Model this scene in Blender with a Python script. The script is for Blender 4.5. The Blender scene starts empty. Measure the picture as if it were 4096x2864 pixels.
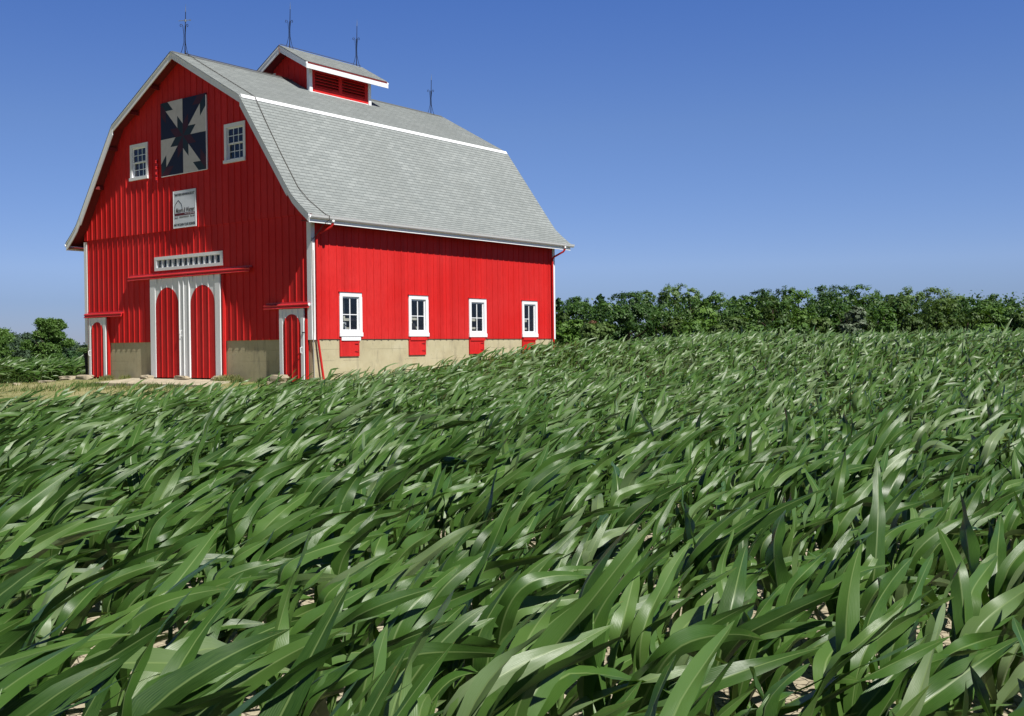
import bpy, math, random
import numpy as np
from mathutils import Vector, Matrix

# ------------------------------------------------------------------ camera, light, exposure
SC = bpy.context.scene
COL = SC.collection
F_PX, YAW, PITCH, ROLL = 4345.08, -0.6617, -0.0106, -0.0113      # focal length in px of a 4096 px wide frame
CAM = np.array([24.0274, -21.3936, -0.2807])


def cam_axes():
    cy, sy = math.cos(YAW), math.sin(YAW)
    fwd = np.array([sy * math.cos(PITCH), cy * math.cos(PITCH), math.sin(PITCH)])
    right = np.array([cy, -sy, 0.0])
    up = np.cross(right, fwd)
    r = math.cos(ROLL) * right + math.sin(ROLL) * up
    u = -math.sin(ROLL) * right + math.cos(ROLL) * up
    return r, u, fwd


AX_R, AX_U, AX_F = cam_axes()
cd = bpy.data.cameras.new('camera')
cam = bpy.data.objects.new('camera', cd)
COL.objects.link(cam)
cd.sensor_fit = 'HORIZONTAL'
cd.sensor_width = 36.0
cd.lens = F_PX * 36.0 / 4096.0
cd.clip_start = 0.05
cd.clip_end = 6000.0
m = Matrix.Identity(4)
for i in range(3):
    m[i][0], m[i][1], m[i][2], m[i][3] = AX_R[i], AX_U[i], -AX_F[i], CAM[i]
cam.matrix_world = m
SC.camera = cam

SUN_DIR = Vector((1.0, -0.17, 1.25)).normalized()
SUN_EL = math.asin(SUN_DIR.z)
SUN_AZ = math.atan2(SUN_DIR.x, SUN_DIR.y)
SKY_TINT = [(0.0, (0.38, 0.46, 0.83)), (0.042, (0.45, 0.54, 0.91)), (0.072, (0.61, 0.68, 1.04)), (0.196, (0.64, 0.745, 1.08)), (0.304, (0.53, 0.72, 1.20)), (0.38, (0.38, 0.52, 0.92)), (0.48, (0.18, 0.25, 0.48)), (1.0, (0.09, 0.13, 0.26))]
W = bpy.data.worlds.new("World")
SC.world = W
W.use_nodes = True
nt = W.node_tree
nt.nodes.clear()
sky = nt.nodes.new('ShaderNodeTexSky')
sky.sky_type = 'NISHITA'
sky.sun_disc = False
sky.sun_elevation = SUN_EL
sky.sun_rotation = SUN_AZ
sky.altitude = 200.0
sky.air_density = 1.0
sky.dust_density = 0.0
sky.ozone_density = 3.0
bg = nt.nodes.new('ShaderNodeBackground')
bg.inputs['Strength'].default_value = 0.081
wo = nt.nodes.new('ShaderNodeOutputWorld')
# tint by elevation; sky above the frame dimmed to cut fill on the gable
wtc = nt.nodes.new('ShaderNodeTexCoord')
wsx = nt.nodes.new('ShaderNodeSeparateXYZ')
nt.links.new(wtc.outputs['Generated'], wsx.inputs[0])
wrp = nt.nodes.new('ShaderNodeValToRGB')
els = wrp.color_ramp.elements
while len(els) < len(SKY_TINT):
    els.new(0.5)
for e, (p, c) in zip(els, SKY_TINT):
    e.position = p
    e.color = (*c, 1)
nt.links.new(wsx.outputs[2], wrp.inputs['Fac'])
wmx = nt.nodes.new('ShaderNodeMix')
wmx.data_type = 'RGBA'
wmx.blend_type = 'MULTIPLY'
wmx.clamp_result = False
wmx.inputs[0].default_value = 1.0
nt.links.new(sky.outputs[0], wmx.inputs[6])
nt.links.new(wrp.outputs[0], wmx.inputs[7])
# brightness scaled along y: sky behind the camera dimmed to cut fill light
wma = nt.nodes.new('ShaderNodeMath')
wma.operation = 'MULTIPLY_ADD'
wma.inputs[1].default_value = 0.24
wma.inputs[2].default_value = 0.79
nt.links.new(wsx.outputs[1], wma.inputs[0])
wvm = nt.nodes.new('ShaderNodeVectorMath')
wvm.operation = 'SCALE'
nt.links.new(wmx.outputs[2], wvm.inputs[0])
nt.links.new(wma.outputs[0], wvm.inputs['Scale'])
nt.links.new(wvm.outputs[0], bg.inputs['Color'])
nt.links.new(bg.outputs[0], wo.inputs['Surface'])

sl = bpy.data.lights.new('sun', 'SUN')
sl.energy = 5.0
sl.angle = math.radians(0.53)
sl.color = (1.0, 0.97, 0.90)
so = bpy.data.objects.new('sun', sl)
COL.objects.link(so)
so.rotation_euler = SUN_DIR.to_track_quat('Z', 'Y').to_euler()
so.location = (30, -10, 60)

SC.view_settings.view_transform = 'Standard'
SC.view_settings.look = 'None'
SC.view_settings.exposure = 0.26
SC.view_settings.gamma = 1.0
SC.render.engine = 'CYCLES'
SC.cycles.max_bounces = 6
SC.cycles.diffuse_bounces = 3
SC.cycles.glossy_bounces = 3
SC.cycles.transparent_max_bounces = 8

rng = np.random.default_rng(11)
random.seed(5)


# ------------------------------------------------------------------ materials
def new_mat(name):
    mt = bpy.data.materials.new(name)
    mt.use_nodes = True
    t = mt.node_tree
    b = t.nodes['Principled BSDF']
    return mt, t, b


def nd(t, typ, **kw):
    n = t.nodes.new(typ)
    for k, v in kw.items():
        if k in n.inputs.keys() if isinstance(k, str) else False:
            n.inputs[k].default_value = v
        else:
            setattr(n, k, v)
    return n


def noise(t, vec, scale, detail=4, rough=0.55, dim=None):
    n = t.nodes.new('ShaderNodeTexNoise')
    n.inputs['Scale'].default_value = scale
    n.inputs['Detail'].default_value = detail
    n.inputs['Roughness'].default_value = rough
    if vec is not None:
        t.links.new(vec, n.inputs['Vector'])
    return n.outputs['Fac']


def mapping(t, vec, scale=(1, 1, 1), loc=(0, 0, 0), rot=(0, 0, 0)):
    n = t.nodes.new('ShaderNodeMapping')
    n.inputs['Scale'].default_value = scale
    n.inputs['Location'].default_value = loc
    n.inputs['Rotation'].default_value = rot
    t.links.new(vec, n.inputs['Vector'])
    return n.outputs[0]


def ramp(t, fac, stops):
    n = t.nodes.new('ShaderNodeValToRGB')
    e = n.color_ramp.elements
    while len(e) < len(stops):
        e.new(0.5)
    for q, (p, c) in zip(e, stops):
        q.position = p
        q.color = (c[0], c[1], c[2], 1) if isinstance(c, (tuple, list)) else (c, c, c, 1)
    t.links.new(fac, n.inputs['Fac'])
    return n.outputs['Color']


def mix(t, fac, a, b, blend='MIX'):
    n = t.nodes.new('ShaderNodeMix')
    n.data_type = 'RGBA'
    n.blend_type = blend
    for sock, val in ((n.inputs[0], fac), (n.inputs[6], a), (n.inputs[7], b)):
        if isinstance(val, (int, float)):
            sock.default_value = val
        elif isinstance(val, (tuple, list)):
            sock.default_value = (val[0], val[1], val[2], 1)
        else:
            t.links.new(val, sock)
    return n.outputs[2]


def math_n(t, op, a, b=None, c=None):
    n = t.nodes.new('ShaderNodeMath')
    n.operation = op
    for i, v in enumerate((a, b, c)):
        if v is None:
            continue
        if isinstance(v, (int, float)):
            n.inputs[i].default_value = v
        else:
            t.links.new(v, n.inputs[i])
    return n.outputs[0]


def bump(t, b, h, strength=0.3, dist=0.01):
    n = t.nodes.new('ShaderNodeBump')
    n.inputs['Strength'].default_value = strength
    n.inputs['Distance'].default_value = dist
    t.links.new(h, n.inputs['Height'])
    t.links.new(n.outputs[0], b.inputs['Normal'])


def obj_co(t):
    return t.nodes.new('ShaderNodeTexCoord').outputs['Object']


def paint(name, col, dark, faded, rough=0.5, grain=(6, 6, 0.8), spec=0.35, chips=0.0, boards=0.0):
    """weathered paint on sawn boards: broad fading, streaks down the boards, a few chips"""
    mt, t, b = new_mat(name)
    co = obj_co(t)
    broad = noise(t, co, 0.45, 3)
    streak = noise(t, mapping(t, co, grain), 5.0, 5, 0.6)
    c = mix(t, ramp(t, broad, [(0.35, 0.0), (0.7, 1.0)]), col, faded)
    c = mix(t, ramp(t, streak, [(0.45, 0.0), (0.8, 0.75)]), c, dark)
    if chips > 0:
        sp = noise(t, mapping(t, co, (9, 9, 4)), 6.0, 3, 0.7)
        c = mix(t, ramp(t, sp, [(0.735, 0.0), (0.76, chips)]), c, (0.32, 0.16, 0.13))
    sx = t.nodes.new('ShaderNodeSeparateXYZ')
    t.links.new(co, sx.inputs[0])
    bid = math_n(t, 'FLOOR', math_n(t, 'MULTIPLY', math_n(t, 'ADD', math_n(t, 'ADD', sx.outputs[0], sx.outputs[1]), 0.07), 3.25))
    wn = t.nodes.new('ShaderNodeTexWhiteNoise')
    wn.noise_dimensions = '1D'
    t.links.new(bid, wn.inputs['W'])
    vv = math_n(t, 'MULTIPLY_ADD', wn.outputs['Value'], boards, 1.0 - boards * 0.6)
    cb = t.nodes.new('ShaderNodeCombineColor')
    for k in range(3):
        t.links.new(vv, cb.inputs[k])
    c = mix(t, 1.0, c, cb.outputs[0], 'MULTIPLY')
    t.links.new(c, b.inputs['Base Color'])
    b.inputs['Roughness'].default_value = rough
    b.inputs['Specular IOR Level'].default_value = spec
    gr = noise(t, mapping(t, co, (grain[0] * 6, grain[1] * 6, grain[2] * 2)), 4.0, 4)
    bump(t, b, gr, 0.25, 0.006)
    return mt


M = {}
M['red'] = paint('red_paint', (0.60, 0.017, 0.015), (0.46, 0.012, 0.012), (0.64, 0.034, 0.032), 0.6, spec=0.16, chips=0.45, boards=0.16)
M['redtrim'] = paint('red_trim_paint', (0.58, 0.018, 0.022), (0.44, 0.012, 0.014), (0.62, 0.05, 0.06), 0.38, spec=0.4)
M['white'] = paint('white_paint', (0.85, 0.86, 0.87), (0.74, 0.75, 0.76), (0.88, 0.89, 0.90), 0.5)
M['metal_white'] = paint('white_enamel', (0.78, 0.79, 0.79), (0.70, 0.71, 0.70), (0.8, 0.8, 0.8), 0.28, spec=0.5)
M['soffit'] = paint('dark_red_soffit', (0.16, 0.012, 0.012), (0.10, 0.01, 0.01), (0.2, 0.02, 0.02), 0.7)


def shingle_mat():
    mt, t, b = new_mat('asphalt_shingle')
    uv = t.nodes.new('ShaderNodeUVMap').outputs[0]
    br = t.nodes.new('ShaderNodeTexBrick')
    br.offset = 0.5
    br.inputs['Scale'].default_value = 1.0
    br.inputs['Brick Width'].default_value = 0.295
    br.inputs['Row Height'].default_value = 0.13
    br.inputs['Mortar Size'].default_value = 0.006
    br.inputs['Mortar Smooth'].default_value = 0.3
    br.inputs['Bias'].default_value = 0.0
    br.inputs['Color1'].default_value = (0.0, 0.0, 0.0, 1)
    br.inputs['Color2'].default_value = (1.0, 1.0, 1.0, 1)
    br.inputs['Mortar'].default_value = (0.5, 0.5, 0.5, 1)
    t.links.new(uv, br.inputs['Vector'])
    tab = ramp(t, br.outputs['Color'], [(0.0, (0.215, 0.240, 0.235)), (0.5, (0.262, 0.288, 0.280)), (1.0, (0.315, 0.342, 0.332))])
    broad = noise(t, mapping(t, uv, (0.5, 0.25, 1)), 1.0, 4)
    c = mix(t, ramp(t, broad, [(0.35, 0.0), (0.7, 0.7)]), tab, (0.20, 0.22, 0.21))
    grit = noise(t, uv, 120.0, 2)
    c = mix(t, 0.25, c, ramp(t, grit, [(0.3, (0.2, 0.21, 0.2)), (0.7, (0.42, 0.44, 0.44))]))
    c = mix(t, br.outputs['Fac'], c, (0.12, 0.125, 0.125))
    t.links.new(c, b.inputs['Base Color'])
    b.inputs['Roughness'].default_value = 0.85
    b.inputs['Specular IOR Level'].default_value = 0.25
    bump(t, b, math_n(t, 'SUBTRACT', 1.0, br.outputs['Fac']), 0.5, 0.008)
    return mt


M['shingle'] = shingle_mat()


def concrete_mat():
    mt, t, b = new_mat('poured_concrete')
    co = obj_co(t)
    g = noise(t, co, 1.6, 6, 0.65)
    c = ramp(t, g, [(0.3, (0.43, 0.375, 0.235)), (0.55, (0.50, 0.445, 0.285)), (0.75, (0.53, 0.48, 0.33))])
    st = noise(t, mapping(t, co, (3.0, 3.0, 0.7)), 1.3, 5, 0.7)
    c = mix(t, ramp(t, st, [(0.54, 0.0), (0.72, 0.7)]), c, (0.25, 0.22, 0.16))
    sp = noise(t, co, 14.0, 3, 0.6)
    c = mix(t, ramp(t, sp, [(0.66, 0.0), (0.74, 0.6)]), c, (0.22, 0.20, 0.15))
    rs = noise(t, mapping(t, co, (1.2, 1.2, 0.5), (3, 5, 1)), 2.2, 4)
    c = mix(t, ramp(t, rs, [(0.66, 0.0), (0.8, 0.3)]), c, (0.48, 0.26, 0.13))
    # form-board lines every 0.33 m
    sx = t.nodes.new('ShaderNodeSeparateXYZ')
    t.links.new(co, sx.inputs[0])
    wob = math_n(t, 'MULTIPLY', noise(t, co, 2.5, 2), 0.03)
    fr = math_n(t, 'FRACT', math_n(t, 'MULTIPLY', math_n(t, 'ADD', sx.outputs[2], wob), 3.0))
    ln = math_n(t, 'LESS_THAN', fr, 0.04)
    brk = ramp(t, noise(t, mapping(t, co, (0.7, 0.7, 3)), 1.5, 3), [(0.46, 0.0), (0.56, 0.5)])
    lnf = math_n(t, 'MULTIPLY', ln, brk)
    c = mix(t, lnf, c, (0.2, 0.17, 0.12))
    t.links.new(c, b.inputs['Base Color'])
    b.inputs['Roughness'].default_value = 0.92
    b.inputs['Specular IOR Level'].default_value = 0.2
    bump(t, b, math_n(t, 'SUBTRACT', noise(t, co, 30, 5), lnf), 0.4, 0.008)
    return mt


M['concrete'] = concrete_mat()


def simple(name, col, rough=0.6, spec=0.4, metal=0.0, var=0.25, scale=8.0, bmp=0.2):
    mt, t, b = new_mat(name)
    co = obj_co(t)
    g = noise(t, co, scale, 4)
    lo = tuple(x * (1 - var) for x in col)
    hi = tuple(min(1, x * (1 + var)) for x in col)
    t.links.new(ramp(t, g, [(0.3, lo), (0.7, hi)]), b.inputs['Base Color'])
    b.inputs['Roughness'].default_value = rough
    b.inputs['Specular IOR Level'].default_value = spec
    b.inputs['Metallic'].default_value = metal
    if bmp:
        bump(t, b, g, bmp, 0.01)
    return mt


M['iron'] = simple('dark_iron', (0.03, 0.03, 0.04), 0.5, 0.5, 0.6)
M['copper_tip'] = simple('pale_metal_tip', (0.45, 0.47, 0.42), 0.35, 0.5, 0.8)
M['cable'] = simple('braided_cable', (0.10, 0.09, 0.08), 0.6, 0.4, 0.3, scale=60)
M['cable_light'] = simple('grey_braided_cable', (0.42, 0.40, 0.36), 0.6, 0.4, 0.2, scale=60)
M['interior'] = simple('dark_interior', (0.035, 0.03, 0.027), 0.9, 0.1)  # near-black colour stands in for the unlit inside of the barn
M['plank'] = simple('old_plank', (0.52, 0.49, 0.42), 0.8, 0.2, scale=5)
M['rust'] = simple('rusty_pipe', (0.30, 0.09, 0.025), 0.8, 0.2, scale=30)
M['post'] = simple('dark_weathered_wood', (0.035, 0.032, 0.03), 0.85, 0.2, scale=12, var=0.5)
M['stone'] = simple('pale_limestone', (0.36, 0.31, 0.22), 0.9, 0.2, scale=6, bmp=0.5)
M['slab'] = simple('old_concrete_slab', (0.46, 0.41, 0.30), 0.9, 0.2, scale=4, bmp=0.4)
M['hinge'] = simple('red_painted_iron', (0.42, 0.02, 0.02), 0.45, 0.5)
M['sign_white'] = simple('sign_white', (0.74, 0.77, 0.82), 0.4, 0.5, var=0.03, bmp=0)
M['ink'] = simple('black_lettering', (0.02, 0.02, 0.025), 0.5, 0.4, var=0.1, bmp=0)
M['maroon'] = simple('maroon_lettering_bar', (0.11, 0.008, 0.012), 0.5, 0.4, var=0.1, bmp=0)
M['grey_ink'] = simple('grey_brown_lettering', (0.10, 0.085, 0.08), 0.5, 0.4, var=0.1, bmp=0)
M['q_light'] = simple('quilt_cream', (0.64, 0.60, 0.56), 0.55, 0.3, var=0.06)
M['q_navy'] = simple('quilt_navy', (0.004, 0.005, 0.022), 0.5, 0.4, var=0.1)
M['q_green'] = simple('quilt_dark_green', (0.010, 0.024, 0.024), 0.5, 0.4, var=0.1)
M['q_red'] = simple('quilt_dark_red', (0.055, 0.004, 0.006), 0.5, 0.4, var=0.1)
M['bark'] = simple('bark', (0.09, 0.07, 0.05), 0.9, 0.1, scale=5, var=0.4)
M['palebark'] = simple('pale_bark', (0.36, 0.33, 0.27), 0.9, 0.1, scale=3, var=0.3)


def glass_mat():
    mt, t, b = new_mat('window_glass')
    out = t.nodes['Material Output']
    tr = t.nodes.new('ShaderNodeBsdfTransparent')
    tr.inputs[0].default_value = (0.93, 0.95, 0.95, 1)
    gl = t.nodes.new('ShaderNodeBsdfGlossy')
    gl.inputs['Roughness'].default_value = 0.03
    gl.inputs['Color'].default_value = (0.9, 0.95, 1, 1)
    lw = t.nodes.new('ShaderNodeLayerWeight')
    lw.inputs['Blend'].default_value = 0.5
    fr = math_n(t, 'MULTIPLY_ADD', math_n(t, 'POWER', lw.outputs['Facing'], 5.0), 0.9, 0.035)
    mx = t.nodes.new('ShaderNodeMixShader')
    t.links.new(fr, mx.inputs[0])
    t.links.new(tr.outputs[0], mx.inputs[1])
    t.links.new(gl.outputs[0], mx.inputs[2])
    t.links.new(mx.outputs[0], out.inputs['Surface'])
    return mt


M['glass'] = glass_mat()


def leaf_mat(name, dark, mid, light, rough=0.4, spec=0.5, transl=0.22, rib=None, veins=False, pale=None):
    """foliage: per-leaf tone attribute picks the green; corn leaves add a pale midrib and fine veins"""
    mt, t, b = new_mat(name)
    at = t.nodes.new('ShaderNodeAttribute')
    at.attribute_name = 'tone'
    c = ramp(t, at.outputs['Fac'], [(0.0, dark), (0.5, mid), (1.0, light)] if not veins else [(0.0, dark), (0.45, mid), (0.7, light), (0.9, pale)])
    if veins:
        au = t.nodes.new('ShaderNodeAttribute')
        au.attribute_name = 'leaf_uv'
        sx = t.nodes.new('ShaderNodeSeparateXYZ')
        t.links.new(au.outputs['Vector'], sx.inputs[0])
        ax = math_n(t, 'ABSOLUTE', sx.outputs[0])
        g = noise(t, mapping(t, au.outputs['Vector'], (9, 1.3, 1)), 2.0, 4)
        c = mix(t, ramp(t, g, [(0.35, 0.0), (0.75, 0.45)]), c, light)
        vn = math_n(t, 'SINE', math_n(t, 'MULTIPLY', sx.outputs[0], 55.0))
        c = mix(t, math_n(t, 'MULTIPLY_ADD', vn, 0.06, 0.06), c, (0.13, 0.22, 0.05))
        tp = noise(t, mapping(t, au.outputs['Vector'], (2.5, 2.0, 0.0)), 3.0, 3)
        tipf = math_n(t, 'MULTIPLY', ramp(t, sx.outputs[2], [(0.86, 0.0), (0.99, 0.9)]), ramp(t, tp, [(0.56, 0.0), (0.70, 1.0)]))
        ribm = ramp(t, ax, [(0.035, 1.0), (0.10, 0.0)])
        c = mix(t, math_n(t, 'MULTIPLY', ribm, 0.65), c, rib)
        c = mix(t, tipf, c, (0.22, 0.17, 0.06))
        bump(t, b, math_n(t, 'ADD', math_n(t, 'MULTIPLY', vn, 0.12), math_n(t, 'MULTIPLY', g, 0.6)), 0.18, 0.005)
    t.links.new(c, b.inputs['Base Color'])
    b.inputs['Roughness'].default_value = rough
    b.inputs['Specular IOR Level'].default_value = spec
    if transl > 0:
        out = t.nodes['Material Output']
        tl = t.nodes.new('ShaderNodeBsdfTranslucent')
        tc = mix(t, 1.0, c, (1.5, 1.5, 0.5), 'MULTIPLY')
        t.links.new(tc, tl.inputs['Color'])
        mx = t.nodes.new('ShaderNodeMixShader')
        mx.inputs[0].default_value = transl
        t.links.new(b.outputs[0], mx.inputs[1])
        t.links.new(tl.outputs[0], mx.inputs[2])
        t.links.new(mx.outputs[0], out.inputs['Surface'])
    return mt


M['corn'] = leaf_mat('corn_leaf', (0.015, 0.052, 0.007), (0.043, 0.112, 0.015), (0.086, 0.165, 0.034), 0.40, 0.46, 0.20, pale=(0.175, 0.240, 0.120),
                     rib=(0.20, 0.28, 0.10), veins=True)
M['stalk'] = simple('corn_stalk', (0.10, 0.17, 0.045), 0.5, 0.4, scale=20)
M['dark_leaf'] = leaf_mat('dark_leaf', (0.036, 0.086, 0.018), (0.062, 0.130, 0.028), (0.108, 0.202, 0.046), 0.5, 0.35, 0.25)
M['mid_leaf'] = leaf_mat('mid_leaf', (0.051, 0.112, 0.020), (0.085, 0.170, 0.032), (0.144, 0.253, 0.057), 0.5, 0.35, 0.25)
M['olive_leaf'] = leaf_mat('olive_leaf', (0.060, 0.105, 0.025), (0.094, 0.159, 0.040), (0.153, 0.230, 0.068), 0.55, 0.3, 0.25)
M['bright_leaf'] = leaf_mat('bright_leaf', (0.064, 0.140, 0.022), (0.105, 0.207, 0.034), (0.171, 0.289, 0.064), 0.5, 0.35, 0.25)
M['pale_leaf'] = leaf_mat('pale_leaf', (0.090, 0.162, 0.046), (0.144, 0.235, 0.076), (0.225, 0.324, 0.127), 0.5, 0.35, 0.25)
M['silver_leaf'] = leaf_mat('silver_leaf', (0.07, 0.11, 0.055), (0.14, 0.18, 0.11), (0.24, 0.28, 0.20), 0.5, 0.35, 0.1)
M['pine_leaf'] = leaf_mat('pine_leaf', (0.023, 0.064, 0.022), (0.044, 0.100, 0.032), (0.076, 0.152, 0.049), 0.55, 0.3, 0.05)
M['brown_leaf'] = leaf_mat('brown_leaf', (0.07, 0.04, 0.02), (0.12, 0.06, 0.03), (0.16, 0.09, 0.05), 0.6, 0.2, 0.05)
M['far_leaf'] = leaf_mat('far_leaf', (0.035, 0.065, 0.035), (0.055, 0.092, 0.050), (0.080, 0.120, 0.066), 0.6, 0.2, 0.05)  # bluish cast of distant haze put into the leaf colour
M['grass'] = leaf_mat('dry_grass', (0.10, 0.13, 0.03), (0.23, 0.22, 0.085), (0.34, 0.31, 0.15), 0.7, 0.2, 0.1)


M['weed'] = leaf_mat('weed_leaf', (0.05, 0.10, 0.02), (0.09, 0.15, 0.035), (0.22, 0.21, 0.08), 0.6, 0.3, 0.15)


def soil_mat():
    mt, t, b = new_mat('dry_field_soil')
    co = obj_co(t)
    g = noise(t, co, 1.2, 6, 0.6)
    c = ramp(t, g, [(0.3, (0.39, 0.335, 0.235)), (0.6, (0.50, 0.44, 0.325)), (0.8, (0.58, 0.52, 0.405))])
    vo = t.nodes.new('ShaderNodeTexVoronoi')
    vo.feature = 'DISTANCE_TO_EDGE'
    vo.inputs['Scale'].default_value = 14.0
    t.links.new(co, vo.inputs['Vector'])
    cr = ramp(t, vo.outputs['Distance'], [(0.0, 1.0), (0.06, 0.0)])
    c = mix(t, math_n(t, 'MULTIPLY', cr, 0.7), c, (0.12, 0.09, 0.06))
    # beyond the two corn blocks the land is rough pasture
    ln = t.nodes.new('ShaderNodeVectorMath')
    ln.operation = 'LENGTH'
    t.links.new(co, ln.inputs[0])
    past = ramp(t, noise(t, co, 0.5, 4), [(0.3, (0.045, 0.075, 0.02)), (0.7, (0.09, 0.115, 0.035))])
    c = mix(t, ramp(t, math_n(t, 'MULTIPLY', ln.outputs['Value'], 0.01), [(0.60, 0.0), (0.66, 1.0)]), c, past)
    t.links.new(c, b.inputs['Base Color'])
    b.inputs['Roughness'].default_value = 0.95
    b.inputs['Specular IOR Level'].default_value = 0.1
    h = math_n(t, 'SUBTRACT', math_n(t, 'MULTIPLY', noise(t, co, 9, 5), 1.2), cr)
    bump(t, b, h, 0.7, 0.03)
    return mt


def lawn_mat():
    mt, t, b = new_mat('dry_lawn')
    co = obj_co(t)
    g = noise(t, co, 0.35, 5, 0.6)
    f = noise(t, co, 7.0, 5, 0.7)
    c = ramp(t, g, [(0.40, (0.37, 0.335, 0.175)), (0.50, (0.30, 0.285, 0.13)), (0.60, (0.15, 0.18, 0.055))])
    c = mix(t, 0.5, c, ramp(t, f, [(0.3, (0.13, 0.16, 0.05)), (0.7, (0.40, 0.36, 0.19))]))
    t.links.new(c, b.inputs['Base Color'])
    b.inputs['Roughness'].default_value = 0.95
    b.inputs['Specular IOR Level'].default_value = 0.1
    bump(t, b, f, 0.8, 0.04)
    return mt


M['soil'] = soil_mat()
M['lawn'] = lawn_mat()


# ------------------------------------------------------------------ object helpers
def tag(o, label=None, cat=None, group=None, kind=None):
    if label:
        o['label'] = label
    if cat:
        o['category'] = cat
    if group:
        o['group'] = group
    if kind:
        o['kind'] = kind
    return o


def empty(name, loc, label=None, cat=None, group=None):
    o = bpy.data.objects.new(name, None)
    o.empty_display_size = 0.3
    COL.objects.link(o)
    o.location = loc
    return tag(o, label, cat, group)


def origin_of(o):
    p = Vector((0, 0, 0))
    while o is not None:
        p = p + o.location
        o = o.parent
    return p


class MB:
    """collects quads in world coordinates; build() links them as ONE mesh object"""
    def __init__(s):
        s.v = []
        s.f = []
        s.uv = {}
        s.mi = []
        s.cur = 0

    def face(s, pts, uv=None):
        i = len(s.v)
        s.v += [tuple(p) for p in pts]
        s.f.append(tuple(range(i, i + len(pts))))
        s.mi.append(s.cur)
        if uv:
            s.uv[len(s.f) - 1] = uv

    def box(s, a, b):
        x0, x1 = sorted((a[0], b[0]))
        y0, y1 = sorted((a[1], b[1]))
        z0, z1 = sorted((a[2], b[2]))
        i = len(s.v)
        s.v += [(x0, y0, z0), (x1, y0, z0), (x1, y1, z0), (x0, y1, z0), (x0, y0, z1), (x1, y0, z1), (x1, y1, z1), (x0, y1, z1)]
        for q in ((0, 3, 2, 1), (4, 5, 6, 7), (0, 1, 5, 4), (1, 2, 6, 5), (2, 3, 7, 6), (3, 0, 4, 7)):
            s.f.append(tuple(i + k for k in q))
            s.mi.append(s.cur)

    def prism(s, prof, ext):
        """prof: closed list of 3-D points, ext: extrusion vector"""
        n = len(prof)
        i = len(s.v)
        s.v += [tuple(p) for p in prof]
        s.v += [tuple(p[k] + ext[k] for k in range(3)) for p in prof]
        s.f.append(tuple(range(i, i + n))[::-1])
        s.f.append(tuple(range(i + n, i + 2 * n)))
        s.mi += [s.cur, s.cur]
        for k in range(n):
            q = (k + 1) % n
            s.f.append((i + k, i + q, i + n + q, i + n + k))
            s.mi.append(s.cur)

    def tube(s, pts, rad, n=8, caps=True):
        pts = [Vector(p) for p in pts]
        if not isinstance(rad, (list, tuple)):
            rad = [rad] * len(pts)
        i = len(s.v)
        ref = None
        for k, p in enumerate(pts):
            d = (pts[min(k + 1, len(pts) - 1)] - pts[max(k - 1, 0)]).normalized()
            if ref is None:
                ref = d.orthogonal().normalized()
            ref = (ref - d * ref.dot(d))
            ref = ref.normalized() if ref.length > 1e-6 else d.orthogonal().normalized()
            b = d.cross(ref)
            for a in range(n):
                t = 2 * math.pi * a / n
                s.v.append(tuple(p + (ref * math.cos(t) + b * math.sin(t)) * rad[k]))
        for k in range(len(pts) - 1):
            for a in range(n):
                q = (a + 1) % n
                s.f.append((i + k * n + a, i + k * n + q, i + (k + 1) * n + q, i + (k + 1) * n + a))
                s.mi.append(s.cur)
        if caps:
            s.f.append(tuple(i + a for a in range(n))[::-1])
            e = i + (len(pts) - 1) * n
            s.f.append(tuple(e + a for a in range(n)))
            s.mi += [s.cur, s.cur]

    def blob(s, c, r, seed=0, flat=1.0):
        """rough boulder"""
        g = np.random.default_rng(seed)
        nu, nv = 10, 6
        i = len(s.v)
        amp = 1 + g.normal(0, 0.13, (nv + 1, nu))
        for a in range(nv + 1):
            th = math.pi * a / nv
            for b in range(nu):
                ph = 2 * math.pi * b / nu
                k = amp[a, b] if 0 < a < nv else 1.0
                sx = math.copysign(abs(math.sin(th) * math.cos(ph)) ** 0.45, math.cos(ph))
                sy = math.copysign(abs(math.sin(th) * math.sin(ph)) ** 0.45, math.sin(ph))
                s.v.append((c[0] + r[0] * k * sx, c[1] + r[1] * k * sy, c[2] + r[2] * k * math.cos(th)))
        for a in range(nv):
            for b in range(nu):
                q = (b + 1) % nu
                s.f.append((i + a * nu + b, i + (a + 1) * nu + b, i + (a + 1) * nu + q, i + a * nu + q))
                s.mi.append(s.cur)

    def build(s, name, mat, parent=None, smooth=False):
        off = origin_of(parent) if parent is not None else Vector((0, 0, 0))
        me = bpy.data.meshes.new(name)
        me.from_pydata([(x - off.x, y - off.y, z - off.z) for x, y, z in s.v], [], s.f)
        mats = mat if isinstance(mat, (list, tuple)) else [mat]
        for q in mats:
            me.materials.append(q)
        if len(mats) > 1:
            me.polygons.foreach_set('material_index', s.mi)
        if s.uv:
            l = me.uv_layers.new(name='UVMap')
            for fi, uv in s.uv.items():
                for li, c in zip(me.polygons[fi].loop_indices, uv):
                    l.data[li].uv = c
        if smooth:
            me.polygons.foreach_set('use_smooth', [True] * len(me.polygons))
        me.update()
        o = bpy.data.objects.new(name, me)
        COL.objects.link(o)
        if parent is not None:
            o.parent = parent
        return o


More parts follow.
